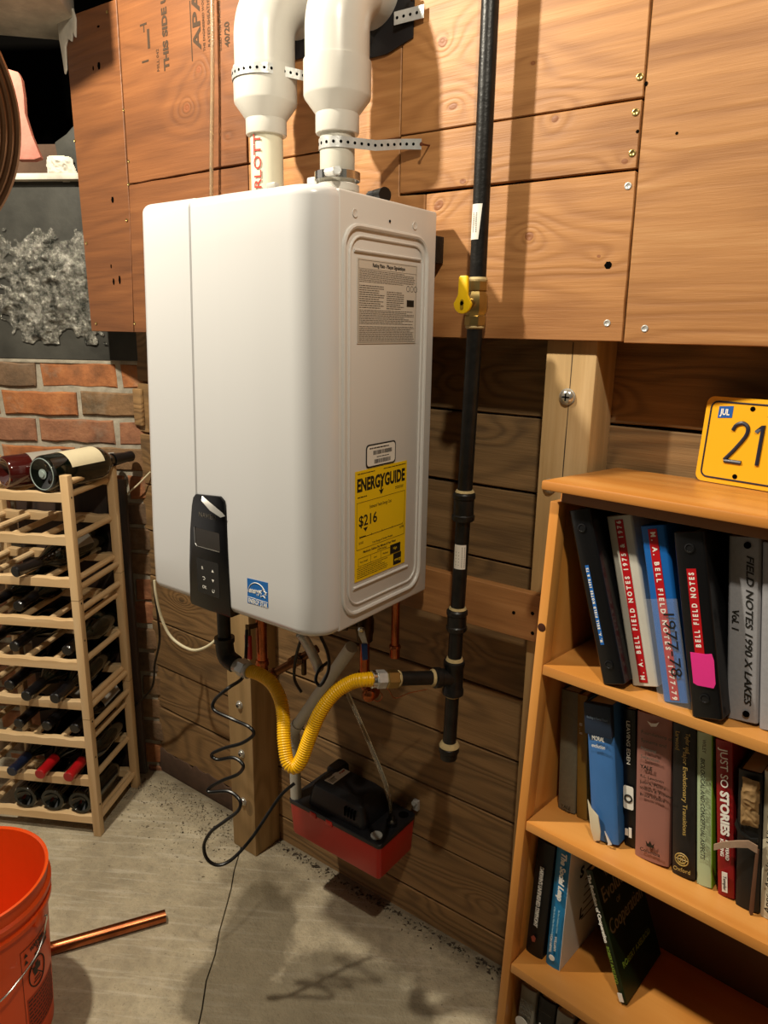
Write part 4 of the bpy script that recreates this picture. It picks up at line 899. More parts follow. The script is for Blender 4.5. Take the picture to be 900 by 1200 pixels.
# steel flexible conduit and black loops
fc = thing('steel_conduit', 'short flexible steel conduit hanging under the heater front edge', 'conduit', (-0.1346, -0.3071, 0.7766))
sp = spline([(-0.1466, -0.3406, 0.8611), (-0.1378, -0.3294, 0.8354), (-0.1327, -0.3163, 0.8039), (-0.1322, -0.3049, 0.7783)], 30); P = []; RR = []
for i, q in enumerate(sp): P.append(q); RR.append((.0098, .0092, .0080)[i % 3])
part('armour', MB().tube(P, RR, 14), M['zinc'], fc, angle=3.0)
lc_ = thing('looped_cable', 'thin black cable looped under the heater by the steel conduit', 'cable', (-0.1666, -0.3218, 0.7232))
part('cable', MB().tube(spline([(-0.1688, -0.3124, 0.8400), (-0.1844, -0.3136, 0.7911), (-0.1868, -0.3168, 0.7459), (-0.1780, -0.3072, 0.7151)], 8), .003, 8).tube(spline([(-0.1184, -0.3197, 0.8617), (-0.0997, -0.3171, 0.8262), (-0.0963, -0.3187, 0.7930), (-0.1064, -0.3293, 0.7623), (-0.1188, -0.3298, 0.7692), (-0.1197, -0.3189, 0.7858), (-0.1120, -0.3030, 0.7980)], 8), .0032, 8), M['black_rubber'], lc_)
cw = thing('bare_copper_wire', 'bare copper ground wire twisted behind the hose nuts', 'wire', (-0.1039, -0.1300, 0.6631))
part('wire', MB().tube(spline([(-0.0912, -0.1600, 0.7034), (-0.0784, -0.1500, 0.6878), (-0.0676, -0.1400, 0.6676), (-0.0449, -0.1200, 0.6785), (-0.0156, -0.1000, 0.6876)], 6), .0012, 6).tube(spline([(-0.1044, -0.1600, 0.6874), (-0.0936, -0.1500, 0.6690), (-0.1046, -0.1500, 0.6514), (-0.1206, -0.1500, 0.6540)], 6), .0012, 6), M['copper'], cw)

# black power cord in loose coils
cc = [(-0.3758, -0.2657, 0.7806), (-0.3540, -0.2905, 0.7321), (-0.2962, -0.3515, 0.7288), (-0.2808, -0.4036, 0.7308), (-0.3058, -0.4180, 0.7027), (-0.3039, -0.4228, 0.6831), (-0.2643, -0.4102, 0.6710), (-0.2229, -0.4064, 0.6676), (-0.2140, -0.4043, 0.6534), (-0.2367, -0.4151, 0.6315), (-0.2701, -0.4319, 0.6157), (-0.2941, -0.4423, 0.5982), (-0.2831, -0.4372, 0.5886), (-0.2511, -0.4234, 0.5982), (-0.2272, -0.4213, 0.5897), (-0.2393, -0.4244, 0.5675), (-0.2672, -0.4377, 0.5497), (-0.2924, -0.4497, 0.5301), (-0.2935, -0.4536, 0.5202), (-0.2555, -0.4360, 0.5278), (-0.2285, -0.4322, 0.5174), (-0.2280, -0.4379, 0.4979), (-0.2518, -0.4510, 0.4715), (-0.2782, -0.4666, 0.4431), (-0.2918, -0.4743, 0.4096), (-0.2855, -0.4726, 0.3797), (-0.2692, -0.4588, 0.3653), (-0.2545, -0.4332, 0.3715), (-0.2403, -0.3939, 0.4020), (-0.2290, -0.3527, 0.4454), (-0.2178, -0.3282, 0.4768), (-0.2032, -0.3049, 0.4965)]

pc = thing('power_cord', 'black power cord hanging in loose coils in front of the post', 'cord', cc[26])
part('cord', MB().tube(spline(cc, 8), .0035, 10), M['black_rubber'], pc)
wc = thing('white_cable', 'cream cable looping below the left end of the heater', 'cable', (-0.7050, -0.1600, 0.6007))
part('cable', MB().tube(spline([(-0.8143, -0.1800, 0.7716), (-0.8111, -0.1800, 0.7322), (-0.8063, -0.1700, 0.6608), (-0.7810, -0.1600, 0.6106), (-0.7180, -0.1500, 0.5921), (-0.6677, -0.1400, 0.6114), (-0.6430, -0.1200, 0.6399), (-0.6447, -0.1000, 0.6659)], 8), .0038, 10), M['white_cable'], wc)
bc_ = thing('black_cable', 'black cable running from the heater down behind the wine rack', 'cable', (-0.9356, -0.1200, 0.4152))
part('cable', MB().tube(spline([(-0.8322, -0.1700, 0.7648), (-0.8368, -0.1650, 0.7144), (-0.8522, -0.1500, 0.6522), (-0.8659, -0.1400, 0.5723), (-0.9233, -0.1200, 0.4780), (-0.9696, -0.1000, 0.3878), (-1.0361, -0.0900, 0.3194), (-1.1036, -0.0800, 0.2660)], 8), .0032, 10), M['black_rubber'], bc_)
wr = thing('white_wire', 'thin white wire running behind the rack to the heater', 'wire', (-0.0310, -0.0300, 0.9430))
wr.location = BO+BR@Vector((-0.0310, -0.0300, 0.9430)); WP = [BO+BR@Vector(q) for q in ((0.0360, -0.0300, 1.0040), (-0.0040, -0.0300, 0.9650), (-0.0310, -0.0300, 0.9430), (-0.0590, -0.0300, 0.9160), (-0.0880, -0.0300, 0.8940), (-0.1270, -0.0300, 0.8670), (-0.1650, -0.0300, 0.8180), (-0.1940, -0.0300, 0.7680))]
part('wire', MB().tube(spline(WP, 6), .0024, 8), M['white_cable'], wr)

# ================= WINE RACK =================
RA = math.radians(29); RR_ = Matrix(((math.cos(RA), -math.sin(RA), 0), (math.sin(RA), math.cos(RA), 0), (0, 0, 1))); RO = Vector((-.964, -.308, 0))
rk = thing('wine_rack', 'tall pale wooden wine rack standing against the brick wall', 'wine rack', RO, RR_)
RW = .372
for (x, y) in ((-.011, .011), (-.011, .239), (-RW+.011, .011), (-RW+.011, .239)):
    po = part('post', MB().box((x-.011, y-.011, 0), (x+.011, y+.011, 1.048)), M['rack_z'], rk, bevel=.0015)
    for z_ in (.37, .715): part('joint', MB().box((x-.0113, y-.0113, z_), (x+.0113, y+.0113, z_+.001)), plain('joint_shadow', '#6d5433', .8), po, smooth=False)
RZ = [.990, .876, .761, .645, .526, .408, .291, .171, .050]
slots = [-.062, -.146, -.230, -.314]
for z_ in RZ:
    for y in (.0035, .2265):
        top = []
        for k in range(33):
            x = -.022-(RW-.044)*k/32; d = min(abs(x-s_) for s_ in slots); top.append((x, z_+.0125-(.0025*max(0, 1-(d/.022)**2))))
        bot = [(-RW+.022, z_-.0125), (-.022, z_-.0125)]
        part('rail', MB().prism(top+bot, (0, y, 0), X, Z, Y, .020), M['rack_x'], rk, bevel=.001, seg=1)
    for x in (-.023, -.104, -.188, -.272, -.349):
        part('bar', MB().tube([(x, .02, z_+.001), (x, .23, z_+.001)], .0085, 10), M['rack_y'], rk)
for x in (-.011, -RW+.011):
    for z_ in (1.028, .742, .682, .397, .335, .050): part('rung', MB().tube([(x, .02, z_), (x, .23, z_)], .0085, 12), M['rack_y'], rk)
for z_ in (.99, .705, .60, .36, .25, .10): part('screw_hole', MB().lathe([(.0028, 0), (.0028, .0004)], (.0001, .011, z_), X, 8), M['void'], rk, smooth=False)
solo('dark_board', MB().box((-.33, .262, .03), (.014, .276, .985)), M['dark_wood'], 'dark thin board standing between the wine rack and the wall', 'board', RO, RR_, bevel=.002)

# bottles: built along -Y with the base at +Y
def bottle(label, x, y0, z_, group=None, foil=None, rev=False, r=.037, L=.295, yaw=0.0, pitch=0.0, labelmat=None, glass=None, lab_at=(.06, .15)):
    # y0 = local y of the neck tip (or of the base when rev)
    Rb = RR_ @ Matrix.Rotation(yaw, 3, 'Z') @ Matrix.Rotation(pitch, 3, 'X')
    t = thing('wine_bottle', label, 'bottle', RO+RR_@Vector((x, y0, z_)), Rb, group)
    ax = Vector((0, -1, 0)) if rev else Vector((0, 1, 0)); o = Vector((0, L, 0)) if rev else Vector((0, 0, 0))
    # profile from neck tip (t=0) to base (t=L)
    k = r/.037
    pr = [(.0125, .0), (.0145, .002), (.0145, .016), (.0130, .02), (.0140*k, .085), (.022*k, .102), (.034*k, .125), (r, .145), (r, L-.006), (r-.004, L), (r-.012, L), (.012, L-.018), (.001, L-.02)]
    part('glass', MB().lathe(pr, o, ax, 28), glass or M['bottle'], t, angle=.8)
    f = plain('foil_'+(foil or 'black'), {'red': '#a01218', 'black': '#101013', 'navy': '#161d31', 'grey': '#8f8b84', None: '#101013'}[foil], .28, coat=.3)
    part('foil_cap', MB().lathe([(.0005, -.0008), (.0130, -.0006), (.0152, .002), (.0152, .017), (.0138, .020), (.0148*k, .075)], o, ax, 20), f, t, label=(foil or 'black')+' foil cap')
    if labelmat is False: return t
    mb = MB(); n = 22
    for i in range(n):
        a0 = -1.3+2.6*i/n+(0 if 1 else 0); a1 = -1.3+2.6*(i+1)/n; q = []
        for a, yy in ((a0, L-lab_at[1]), (a1, L-lab_at[1]), (a1, L-lab_at[0]), (a0, L-lab_at[0])): q.append(o+ax*yy+Vector((math.sin(a), 0, math.cos(a)))*(r+.0006))
        mb.add(q, [(0, 1, 2, 3)])
    part('paper_label', mb, labelmat or M['cream_label'], t)
    return t
M['cream_label'] = plain('cream_bottle_label', '#cfc3a2', .6, vary=.06)
M['dim_label'] = plain('dim_bottle_label', '#8f8a80', .6)
M['rose_glass'] = plain('dark_red_glass', '#3a0d0a', .1, coat=.5)
b0 = bottle('large dark wine bottle on the rack top, its round base facing out', -.070, .005, 1.049, rev=True, r=.047, L=.31, labelmat=M['cream_label'], yaw=-.30, lab_at=(.055, .165))
part('base_ring', MB().lathe([(.013, -.001), (.0125, -.003), (.009, -.003), (.008, .002)], (0, 0, 0), (0, -1, 0), 20).tube(arc((0, -.0006, 0), .040, 0, 2*PI*27/28, 27, X, Z), .0012, 6, closed=True), plain('glass_sheen', '#8d9a94', .15), b0)
text('CHATEAU', .012, M['ink_gray'], b0, (-.012, .115, .0478), -Y, X, 'label_print', thick=.0001)
bottle('dark red bottle with grey foil lying on the rack top beside the larger bottle', -.185, .02, 1.046, rev=True, r=.042, L=.31, foil='grey', glass=M['rose_glass'], yaw=-.55, labelmat=M['dim_label'])
off = .036
def nk(lvl, x, lab, **k): k.setdefault('labelmat', False); k.setdefault('pitch', .055); bottle(lab, x, -.030, RZ[lvl]+off, **k)
nk(7, -.062, 'bottle with a red foil cap nearest the right post of the rack', foil='red')
nk(7, -.146, 'bottle with a red foil cap, second from the right post of the rack', foil='red')
nk(7, -.230, 'bottle with a navy foil cap left of the two red ones', foil='navy')
nk(5, -.077, 'black-capped bottle near the right post at mid rack, neck over the rail', foil='black')
nk(5, -.160, 'black-capped bottle at mid rack, second from the right post', foil='black')
nk(2, -.150, 'black-capped bottle lying askew in the upper rack', yaw=-.28, labelmat=M['dim_label'])
for x, lb in ((-.062, 'nearest the right post'), (-.146, 'second from the right post'), (-.230, 'third from the right post')):
    bottle('dark bottle in the bottom row, base out, '+lb, x, .012, RZ[8]+.046, rev=True, labelmat=False, group='bottles in the bottom row of the rack')
for lvl, x, lb in ((3, -.27, 'dark bottle set back on the left in the fourth row of the rack'), (3, -.19, 'dark bottle set back in the middle of the fourth row of the rack'), (4, -.215, 'dark bottle with a bright glint in the fifth row of the rack'),
                   (4, -.062, 'dark bottle set back beside the post in the fifth row of the rack'), (6, -.146, 'dark bottle with a pale label set back in the seventh row of the rack'), (6, -.062, 'dark bottle set back nearest the post in the seventh row of the rack'),
                   (6, -.230, 'dark bottle on the left in the seventh row of the rack'), (5, -.245, 'dark bottle on the left in the sixth row of the rack'), (4, -.30, 'dark bottle farthest left in the fifth row of the rack')):
    bottle(lb, x, .022, RZ[lvl]+.034, L=.255, labelmat=M['dim_label'] if lvl == 6 else False, pitch=.05)

# ================= BUCKET =================
BC = Vector((-.6268, -.7904, 0))
bu = thing('bucket', 'orange plastic bucket with a wire handle at the left edge', 'bucket', BC)
part('shell', MB().lathe([(.001, .004), (.125, .004), (.128, .0), (.131, .003), (.1445, .300), (.1525, .302), (.1525, .310), (.1475, .312), (.1480, .326), (.1545, .328), (.1550, .338), (.1490, .342), (.1495, .364), (.1525, .366), (.1530, .372), (.1495, .374), (.1465, .370), (.1440, .30), (.127, .010), (.001, .009)], (BC.x, BC.y, 0), Z, 72), M['orange'], bu, angle=.5)
def cylpt(a, z_, e=.0): return BC+Vector((math.cos(math.radians(a)), math.sin(math.radians(a)), 0))*(.131+.0135*z_/.30+e)+Z*z_
ears = MB()
for a in (31, 211):
    c_ = cylpt(a, .296); d = Vector((math.cos(math.radians(a)), math.sin(math.radians(a)), 0)); ears.lathe([(.016, 0), (.016, .010), (.011, .012)], c_-d*.003, d, 18)
part('handle_ear', ears, M['orange'], bu)
hp = [cylpt(33, .297, .012), cylpt(34, .295, .016), cylpt(34, .275, .012), cylpt(32, .255, .010), cylpt(25, .240, .012), cylpt(17.4, .230, .013), cylpt(4.5, .220, .017), cylpt(-8, .208, .022), cylpt(-30, .190, .03), cylpt(-60, .18, .035), cylpt(-90, .20, .03), cylpt(-120, .25, .02), cylpt(-148, .295, .012)]
part('wire_handle', MB().tube(spline(hp, 8), .0021, 8), M['chrome'], bu, label='bent steel wire handle')
M['bucket_ink'] = plain('bucket_print', '#2a1a12', .6)
def cylpatch(mb, a0, a1, z0, z1, e=.0006, n=None):
    n = n or max(1, int(abs(a1-a0)/3)); 
    for i in range(n):
        p_ = a0+(a1-a0)*i/n; q_ = a0+(a1-a0)*(i+1)/n
        mb.add([cylpt(p_, z0, e), cylpt(q_, z0, e), cylpt(q_, z1, e), cylpt(p_, z1, e)], [(0, 1, 2, 3)])
mb = MB(); cylpatch(mb, 11.5, 11.9, .03, .257); cylpatch(mb, 11.5, 55, .256, .2575); 
part('warning_frame', mb, M['bucket_ink'], bu, smooth=False)
mb = MB(); rp2 = random.Random(2)
for k in range(7): cylpatch(mb, 14, 52, .128-.013*k, .1365-.013*k, .0004) if k < 0 else None
cylpatch(mb, 14, 54, .045, .138, .0003)
part('warning_panel', mb, plain('bucket_print_band', '#b33a16', .6), bu, smooth=False)
mb = MB()
for k in range(9):
    a = 15
    while a < 50: w_ = rp2.uniform(1.5, 5); cylpatch(mb, a, a+w_, .128-.0095*k, .1315-.0095*k, .0008, 1); a += w_+.8
for k in range(3):
    a = 25+k*3
    while a < 44: w_ = rp2.uniform(1.5, 4); cylpatch(mb, a, a+w_, .219+.011*k, .226+.011*k, .0008, 1); a += w_+.8
part('warning_print', mb, M['bucket_ink'], bu, smooth=False, kind='stuff')
mb = MB(); P = [cylpt(27+9.5*math.cos(2*PI*i/28), .181+.032*math.sin(2*PI*i/28), .0012) for i in range(28)]
mb.tube(P, .0012, 5, closed=True); mb.tube([cylpt(27+9.5*math.cos(t), .181+.032*math.sin(t), .0012) for t in (2.4, 2.4+PI)], .0011, 5)
part('warning_symbol', mb, M['bucket_ink'], bu)
mb = MB()
for a0, a1, z0, z1 in ((22, 31, .184, .196), (25, 29, .196, .203), (23, 27, .176, .184), (22, 31, .160, .163), (23, 30, .167, .170)): cylpatch(mb, a0, a1, z0, z1, .0009)
mb.add([cylpt(a, z_, .0012) for a, z_ in ((14, .238), (18, .238), (16, .248), (14, .222), (18, .222), (16, .232))], [(0, 1, 2), (3, 4, 5)])
part('warning_symbol', mb, M['bucket_ink'], bu, smooth=False)
text('WARNING', .015, M['bucket_ink'], bu, cylpt(20, .246, .0025), Vector((-math.sin(math.radians(27)), math.cos(math.radians(27)), 0)), Z, 'print', width=.045, thick=.0002, bold=.0004)
# copper offcut on the floor
a = Vector((-.5699, -.3839, .0145)); b_ = Vector((-.7343, -.666, .0145))
mbc = MB(); d = (b_-a).normalized(); mbc.lathe([(.0143, 0), (.0143, .40), (.0128, .40), (.0128, 0), (.0143, 0)], a, d, 28)
solo('copper_pipe_offcut', mbc, M['copper'], 'length of copper pipe lying on the floor, touching the orange bucket', 'pipe', a)

# ================= COIL AT TOP LEFT =================
cc_ = Vector((-.352, -.893, 1.668)); ax = Vector((.90, -.38, -.20)).normalized()
e1_ = Vector((.38, .90, .0)); e1_ = (e1_-ax*e1_.dot(ax)).normalized(); e2_ = ax.cross(e1_)
ct = thing('copper_coil', 'large dark coil of copper tubing at the upper left edge', 'coil', cc_)
mb = MB()
for k in range(19):
    r_ = .188-.0078*k; o = cc_+ax*(.0012*k) if k else cc_
    mb.tube(arc(o, r_, 0, 2*PI*95/96, 95, e1_, e2_), .0047, 8, closed=True)
for k in range(4): mb.tube(arc(cc_-ax*(.009*(k+1)), .188, 0, 2*PI*95/96, 95, e1_, e2_), .0047, 8, closed=True)
part('winding', mb, plain('aged_copper', '#7d5a40', 0.33, metal=.85, vary=.2, vscale=20), ct, kind='stuff')
part('hanging_strap', MB().tube([cc_+Z*.15, cc_+Z*1.13], .003, 8), M['black_rubber'], ct)
pk = [Vector((-0.6691, -0.5160, 1.8522)), Vector((-0.6524, -0.5055, 1.8466)), Vector((-0.6456, -0.5042, 1.8351)), Vector((-0.6373, -0.5072, 1.8059)), Vector((-0.6313, -0.5119, 1.7768)), Vector((-0.6154, -0.5121, 1.7390)), Vector((-0.5959, -0.5096, 1.7013)), Vector((-0.6049, -0.5177, 1.6967)), Vector((-0.6266, -0.5338, 1.6963)), Vector((-0.6452, -0.5444, 1.7062))]
fw = Vector((-.575, .78, -.2)).normalized(); mb = MB(); n = len(pk); mb.v = pk+[q+fw*.012 for q in pk]; mb.f = [tuple(range(n))[::-1], tuple(range(n, 2*n))]+[(i, (i+1) % n, n+(i+1) % n, n+i) for i in range(n)]
solo('insulation_strip', mb, M['pink_foam'], 'torn pink insulation strip hanging behind the copper coil', 'insulation', pk[6], bevel=.002)

# ================= BOOKCASE =================
KU = Vector((0.99626823, -0.0862924, -0.0018)); KN_ = Vector((0.08603986, 0.99457275, -0.05849945)); KZ = Vector((0.00683829, 0.05812628, 0.99828582))
KR = Matrix((KU, KN_, KZ)).transposed(); KO = Vector((.2853, -.2749, 1.2024)); FL = -KO.z/KZ.z+.004
bk_ = thing('bookcase', 'varnished pine bookcase leaning back against the plank wall', 'bookcase', KO, KR)
BW_ = .86; OO = .0256
def kbx(name, a, b, mat, bev=.0015, par=None, **k): return part(name, MB().box(a, b), mat, par or bk_, bevel=bev, **k)
kbx('top', (0, 0, -.0145), (BW_, .266, 0), M['pine_x'], .003)
kbx('apron', (.020, .030, -.0335), (BW_-.02, .044, -.0146), plain('brown_apron', '#7c5128', .5), .001)
for x0 in (.0042, BW_-.0202):
    kbx('side_panel', (x0+.001, OO+.03, FL+.006), (x0+.013, .262, -.0150), M['pine_z'], .0008)
    kbx('stile', (x0, OO, FL+.006), (x0+.016, OO+.028, -.0336 if x0 < .1 else -.0336), M['pine_z'], .0018)
SH = [-.295, -.5722, -.850, -1.128]
for h in SH: kbx('shelf', (.0212, OO+.0004, h-.0163), (BW_-.0212, .252, h), M['pine_x'], .0012)
kbx('back_panel', (.0172, .2525, FL+.02), (BW_-.0172, .262, -.0150), plain('brown_back_board', '#5a3a1c', .6, vary=.1), .0005)
part('knot', MB().lathe([(.0070, 0), (.006, .0004)], (.0122, OO-.0002, -.235), (0, -1, 0), 14), plain('dark_knot', '#43200f', .5), bk_)
KP = lambda a, b, z_: KO+KR@Vector((a, b, z_))
def book(label, a, b, h, w, H, D_, lean, mat, spine=(), top=None, name='book', cat='book', group=None, hard=.0022, yaw=0.0, pitch=0.0, pagemat=None):
    Rb = KR @ Matrix.Rotation(-lean, 3, 'Y') @ Matrix.Rotation(yaw, 3, 'Z') @ Matrix.Rotation(pitch, 3, 'X')
    t = thing(name, label, cat, KP(a, b, h), Rb, group)
    mb = MB(); n = 8; bulge = min(.004, w*.12)
    # cover: U profile in (x,y)
    outer = [(w, D_), (w, .004)]+[(w/2+w/2*math.cos(PI*i/n), .004-bulge*math.sin(PI*i/n)) for i in range(1, n)]+[(0, .004), (0, D_)]
    inner = [(hard, D_), (hard, .006), (w-hard, .006), (w-hard, D_)]
    o = part('cover', MB().prism(outer+inner, (0, 0, 0), X, Y, Z, H), mat, t, angle=.5)
    part('page_block', MB().box((hard+.0003, .006, .003), (w-hard-.0003, D_-.003, H-.003)), pagemat or M['pages'], t, smooth=False)
    for s_ in spine:
        tx, sz_, m_, cx, z_, kw = s_
        kw = dict(kw); up = kw.pop('up', False); hor = kw.pop('hor', False)
        xd, yd = (X, Z) if hor else ((Z, -X) if up else (-Z, X))
        text(tx, sz_, m_, o, (cx*w, -bulge-.0005+.001*abs(cx-.5), z_), xd, yd, 'lettering', thick=.0003, **kw)
    return t, o
M['pages'] = plain('book_pages', '#cfc3a4', .85)
A_, B_, C_ = SH[0], SH[1], SH[2]
def rings(t, o, w, zs_):
    for z_ in zs_:
        part('finger_ring', MB().lathe([(.0065, 0), (.0065, .0012), (.005, .0016), (.0045, .0004), (.002, .0006)], (w/2, -.0008, z_), (0, -1, 0), 18), plain('dull_rivet', '#3a3a3c', .3, metal=.8), o)
def binder(label, a, b, w, H, lean, mat, D_=.165):
    Rb = KR @ Matrix.Rotation(-lean, 3, 'Y')
    t = thing('ring_binder', label, 'binder', KP(a, b, A_+.0003), Rb)
    th = .0028
    outer = [(w, D_), (w, .003), (w-.003, 0), (.003, 0), (0, .003), (0, D_), (th, D_), (th, th+.001), (w-th, th+.001), (w-th, D_)]
    o = part('cover', MB().prism(outer, (0, 0, 0), X, Y, Z, H), mat, t, bevel=.0008, seg=1)
    part('page_block', MB().box((th+.002, .02, .004), (w-th-.004, D_-.008, H-.008)), M['pages'], t, smooth=False)
    return t, o
def tape(o, x0, x1, z0, z1, mat, tx, tmat, up, size, skew=0.0, y=-.0008, name='label_tape', width=None):
    p_ = part(name, MB().prism([(x0+skew, z1), (x0, z0), (x1, z0), (x1+skew, z1)], (0, y, 0), X, Z, Y, .0006), mat, o, smooth=False)
    if tx:
        cx = (x0+x1)/2+skew*.5
        d = Vector((skew, 0, z1-z0)).normalized()
        if up: text(tx, size, tmat, o, (x0+(x1-x0)/2, y-.0002, z0+.004), d, -X, 'lettering', thick=.0001, width=width, bold=.00035, space=1.7)
        else: text(tx, size, tmat, o, (x0+(x1-x0)/2+skew, y-.0002, z1-.004), -d, X, 'lettering', thick=.0001, width=width, bold=.00035, space=1.7)
    return p_
blackv = plain('black_vinyl_binder', '#0e0e10', .3, coat=.2)
t, o = binder('black ring binder with blue label tape nearest the left side of the case', .119, .030, .034, .264, .33, blackv); rings(t, o, .034, (.03, .236))
tape(o, .010, .0155, .060, .180, plain('blue_tape', '#2767b5', .4), 'M. A. BELL FIELD NOTES 1970 & 72', M['white_ink'], True, .0048, width=.112)
t, o = binder('white cloth binder with a long red label tape', .152, .060, .040, .256, .285, plain('off_white_cloth_binder', '#c9c4b6', .7, vary=.08))
tape(o, .013, .0255, .006, .250, M['red_vinyl'], 'M. A. BELL FIELD NOTES 1975 & 1976', M['white_ink'], True, .0095, width=.238)
t, o = binder('blue binder wrapped in clear plastic with red label tape', .206, .042, .036, .254, .265, M['blue_vinyl'])
tape(o, .011, .0235, .004, .249, M['red_vinyl'], 'M. A. BELL FIELD NOTES - 1977-79', M['white_ink'], False, .0095, width=.24)
part('plastic_sleeve', MB().box((-.006, -.0035, -.006), (.040, -.0030, .150)), M['film'], t, smooth=False)
text('1977-78', .022, M['ink'], t, (.025, -.0037, .135), -Z, X, 'lettering', thick=.0001, width=.09)
t, o = binder('black ring binder with red label tape and a pink sticky note', .251, .026, .041, .256, .235, blackv); rings(t, o, .041, (.028, .234))
tape(o, .0135, .0260, .060, .206, M['red_vinyl'], None, None, True, 0)
text('BELL FIELD NOTES', .0095, M['white_ink'], o, (.01975, -.0010, .0985), Z, -X, 'lettering', thick=.0001, width=.102, bold=.00035, space=1.7)
part('sticky_note', MB().prism([(.008, .049), (.013, .046), (.034, .044), (.037, .050), (.038, .082), (.036, .091), (.028, .090), (.008, .0915)], (0, -.0025, 0), X, Z, Y, .0008), plain('pink_note', '#e8318d', .6, vary=.05, bmp=.2), t, smooth=False)
greyb = plain('grey_cloth_binder', '#97969a', .75, vary=.06, vscale=200, bmp=.1, bscale=600)
t, o = binder('grey cloth binder with handwritten title between the black and end binders', .286, .060, .040, .254, .13, greyb)
text('FIELD NOTES 1990 X LAKES', .0125, M['ink'], o, (.027, -.0006, .230), -Z, X, 'lettering', thick=.0002, width=.205, italic=.25, bold=.0002)
text('Vol. 1', .0125, M['ink'], o, (.010, -.0006, .155), -Z, X, 'lettering', thick=.0002, italic=.2, bold=.0002)
for z_ in (.012, .243): part('finger_hole', MB().lathe([(.0045, 0), (.0045, .0012)], (.026 if z_ < .1 else .024, -.0010, z_), (0, -1, 0), 16), M['void'], o, smooth=False)
t, o = binder('grey cloth binder cut off by the right edge of the photo', .328, .060, .040, .254, .13, greyb)
text('FIELD NOTES', .0125, M['ink'], o, (.027, -.0006, .19), -Z, X, 'lettering', thick=.0002, width=.115, italic=.25, bold=.0002)
binder('grey cloth binder hidden past the right edge', .370, .062, .040, .254, .13, greyb)

cl = lambda n_, c_, **k: plain(n_, c_, k.pop('rough', .55), **k)
gold = plain('gold_lettering', '#b79a55', .4)
LN = .085
book('olive-grey cloth book nearest the side on the second shelf', .039, .098, B_, .032, .214, .145, .082, cl('olive_grey_cloth', '#6b6553', vary=.1, vscale=150, bmp=.1), [('YALE', .008, M['ink'], .28, .010, {'hor': True})])
book('narrow ochre book between the olive and the blue book', .0745, .097, B_, .018, .216, .14, .112, cl('ochre_cloth', '#7d5f22', vary=.15), [('III  . . II', .007, M['white_ink'], .5, .17, {})])
t, o = book('worn blue-jacketed book with torn jacket at the foot', .118, .066, B_, .044, .227, .168, .168, cl('light_blue_jacket', '#3f74b4', vary=.08, rough=.35), [])
part('jacket_top', MB().box((-.0006, -.0062, .176), (.0446, .006, .2275)), cl('navy_jacket', '#1d2c40'), t, bevel=.002)
text('MORAL', .010, M['white_ink'], t, (.022, -.0068, .172), X, Z, thick=.0002, align='CENTER', width=.02); text('evolution', .009, M['white_ink'], t, (.022, -.0068, .160), X, Z, thick=.0002, align='CENTER', width=.022)
text('Readings in Human Nature', .006, plain('pale_blue_ink', '#7f93ad', .5), t, (.022, -.0068, .205), X, Z, thick=.0002, align='CENTER', width=.034)
part('torn_flap', MB().prism([(.000, .068), (.006, .055), (.017, .045), (.020, .02), (.018, .004), (.008, .001), (.003, .02)], (0, -.0085, 0), X, Z, Y, .0022), plain('torn_white_paper', '#ddd2b4', .8, vary=.06), t, bevel=.0006)
part('torn_flap', MB().prism([(.026, .022), (.031, .004), (.030, -.0), (.037, .003), (.033, .010)], (0, -.0070, 0), X, Z, Y, .002), M['white_paper'], t, smooth=False)
t, o = book('black book with a white eye-like emblem beside the blue one', .1630, .086, B_, .020, .226, .145, .135, cl('black_jacket', '#101013', rough=.35), [('LEAVING EDEN', .008, M['white_ink'], .5, .21, {'width': .07})])
part('emblem', MB().prism(rrect(.002, .065, .018, .103, .003), (0, -.0035, 0), X, Z, Y, .0008), M['white_ink'], o, smooth=False)
part('emblem_ring', MB().tube(arc((.010, -.0038, .083), .0055, 0, 2*PI*15/16, 15, X, Z), .0014, 6, closed=True), M['ink'], o)
part('emblem', MB().box((.004, -.0030, .020), (.009, -.002, .031)).box((.010, -.0030, .018), (.0145, -.002, .034)), M['white_ink'], o, smooth=False)
t, o = book('thick dusty-pink book with a crown emblem on the spine', .1855, .074, B_, .052, .2355, .165, .112, cl('dusty_pink_cloth', '#9c6a5e', vary=.06, rough=.45))
for i_, s_ in enumerate(('Foundations of', 'Systems and', 'Natural', 'Selection')): text(s_, .0078, M['ink_gray'], o, (.009, -.0045, .207-.0130*i_), X, Z, thick=.0003)
text('YALE', .008, M['ink'], o, (.009, -.0045, .152), X, Z, thick=.0003, bold=.0002)
for i_, s_ in enumerate(('R.L. Lewontin', 'John A. Moore', 'William B. Provine', 'Bruce Wallace')): text(s_, .0064, M['ink'], o, (.009, -.0045, .137-.0100*i_), X, Z, thick=.0003)
text('Columbia', .008, M['ink'], o, (.026, -.0045, .018), X, Z, thick=.0003, align='CENTER')
part('crown_emblem', MB().prism([(.021, .026), (.031, .026), (.0325, .034), (.029, .030), (.026, .036), (.023, .030), (.0195, .034)], (0, -.0047, 0), X, Z, Y, .0006), M['ink'], o, smooth=False)
part('jacket_tear', MB().prism([(.018, .226), (.024, .219), (.032, .221), (.036, .229), (.031, .2255), (.024, .224)], (0, -.0047, 0), X, Z, Y, .0006), M['white_paper'], o, smooth=False)
t, o = book('dark charcoal book with gold title and round seal', .2425, .076, B_, .034, .237, .16, .132, cl('charcoal_jacket', '#1e1c1c', rough=.4, vary=.1))
text('Major Evolutionary Transitions', .009, gold, o, (.021, -.0045, .205), -Z, X, width=.135, thick=.0003); text('Taylor and', .0085, gold, o, (.0245, -.0045, .228), -Z, X, thick=.0003, width=.03); text('Larwood', .0085, gold, o, (.010, -.0045, .228), -Z, X, width=.028, thick=.0003)
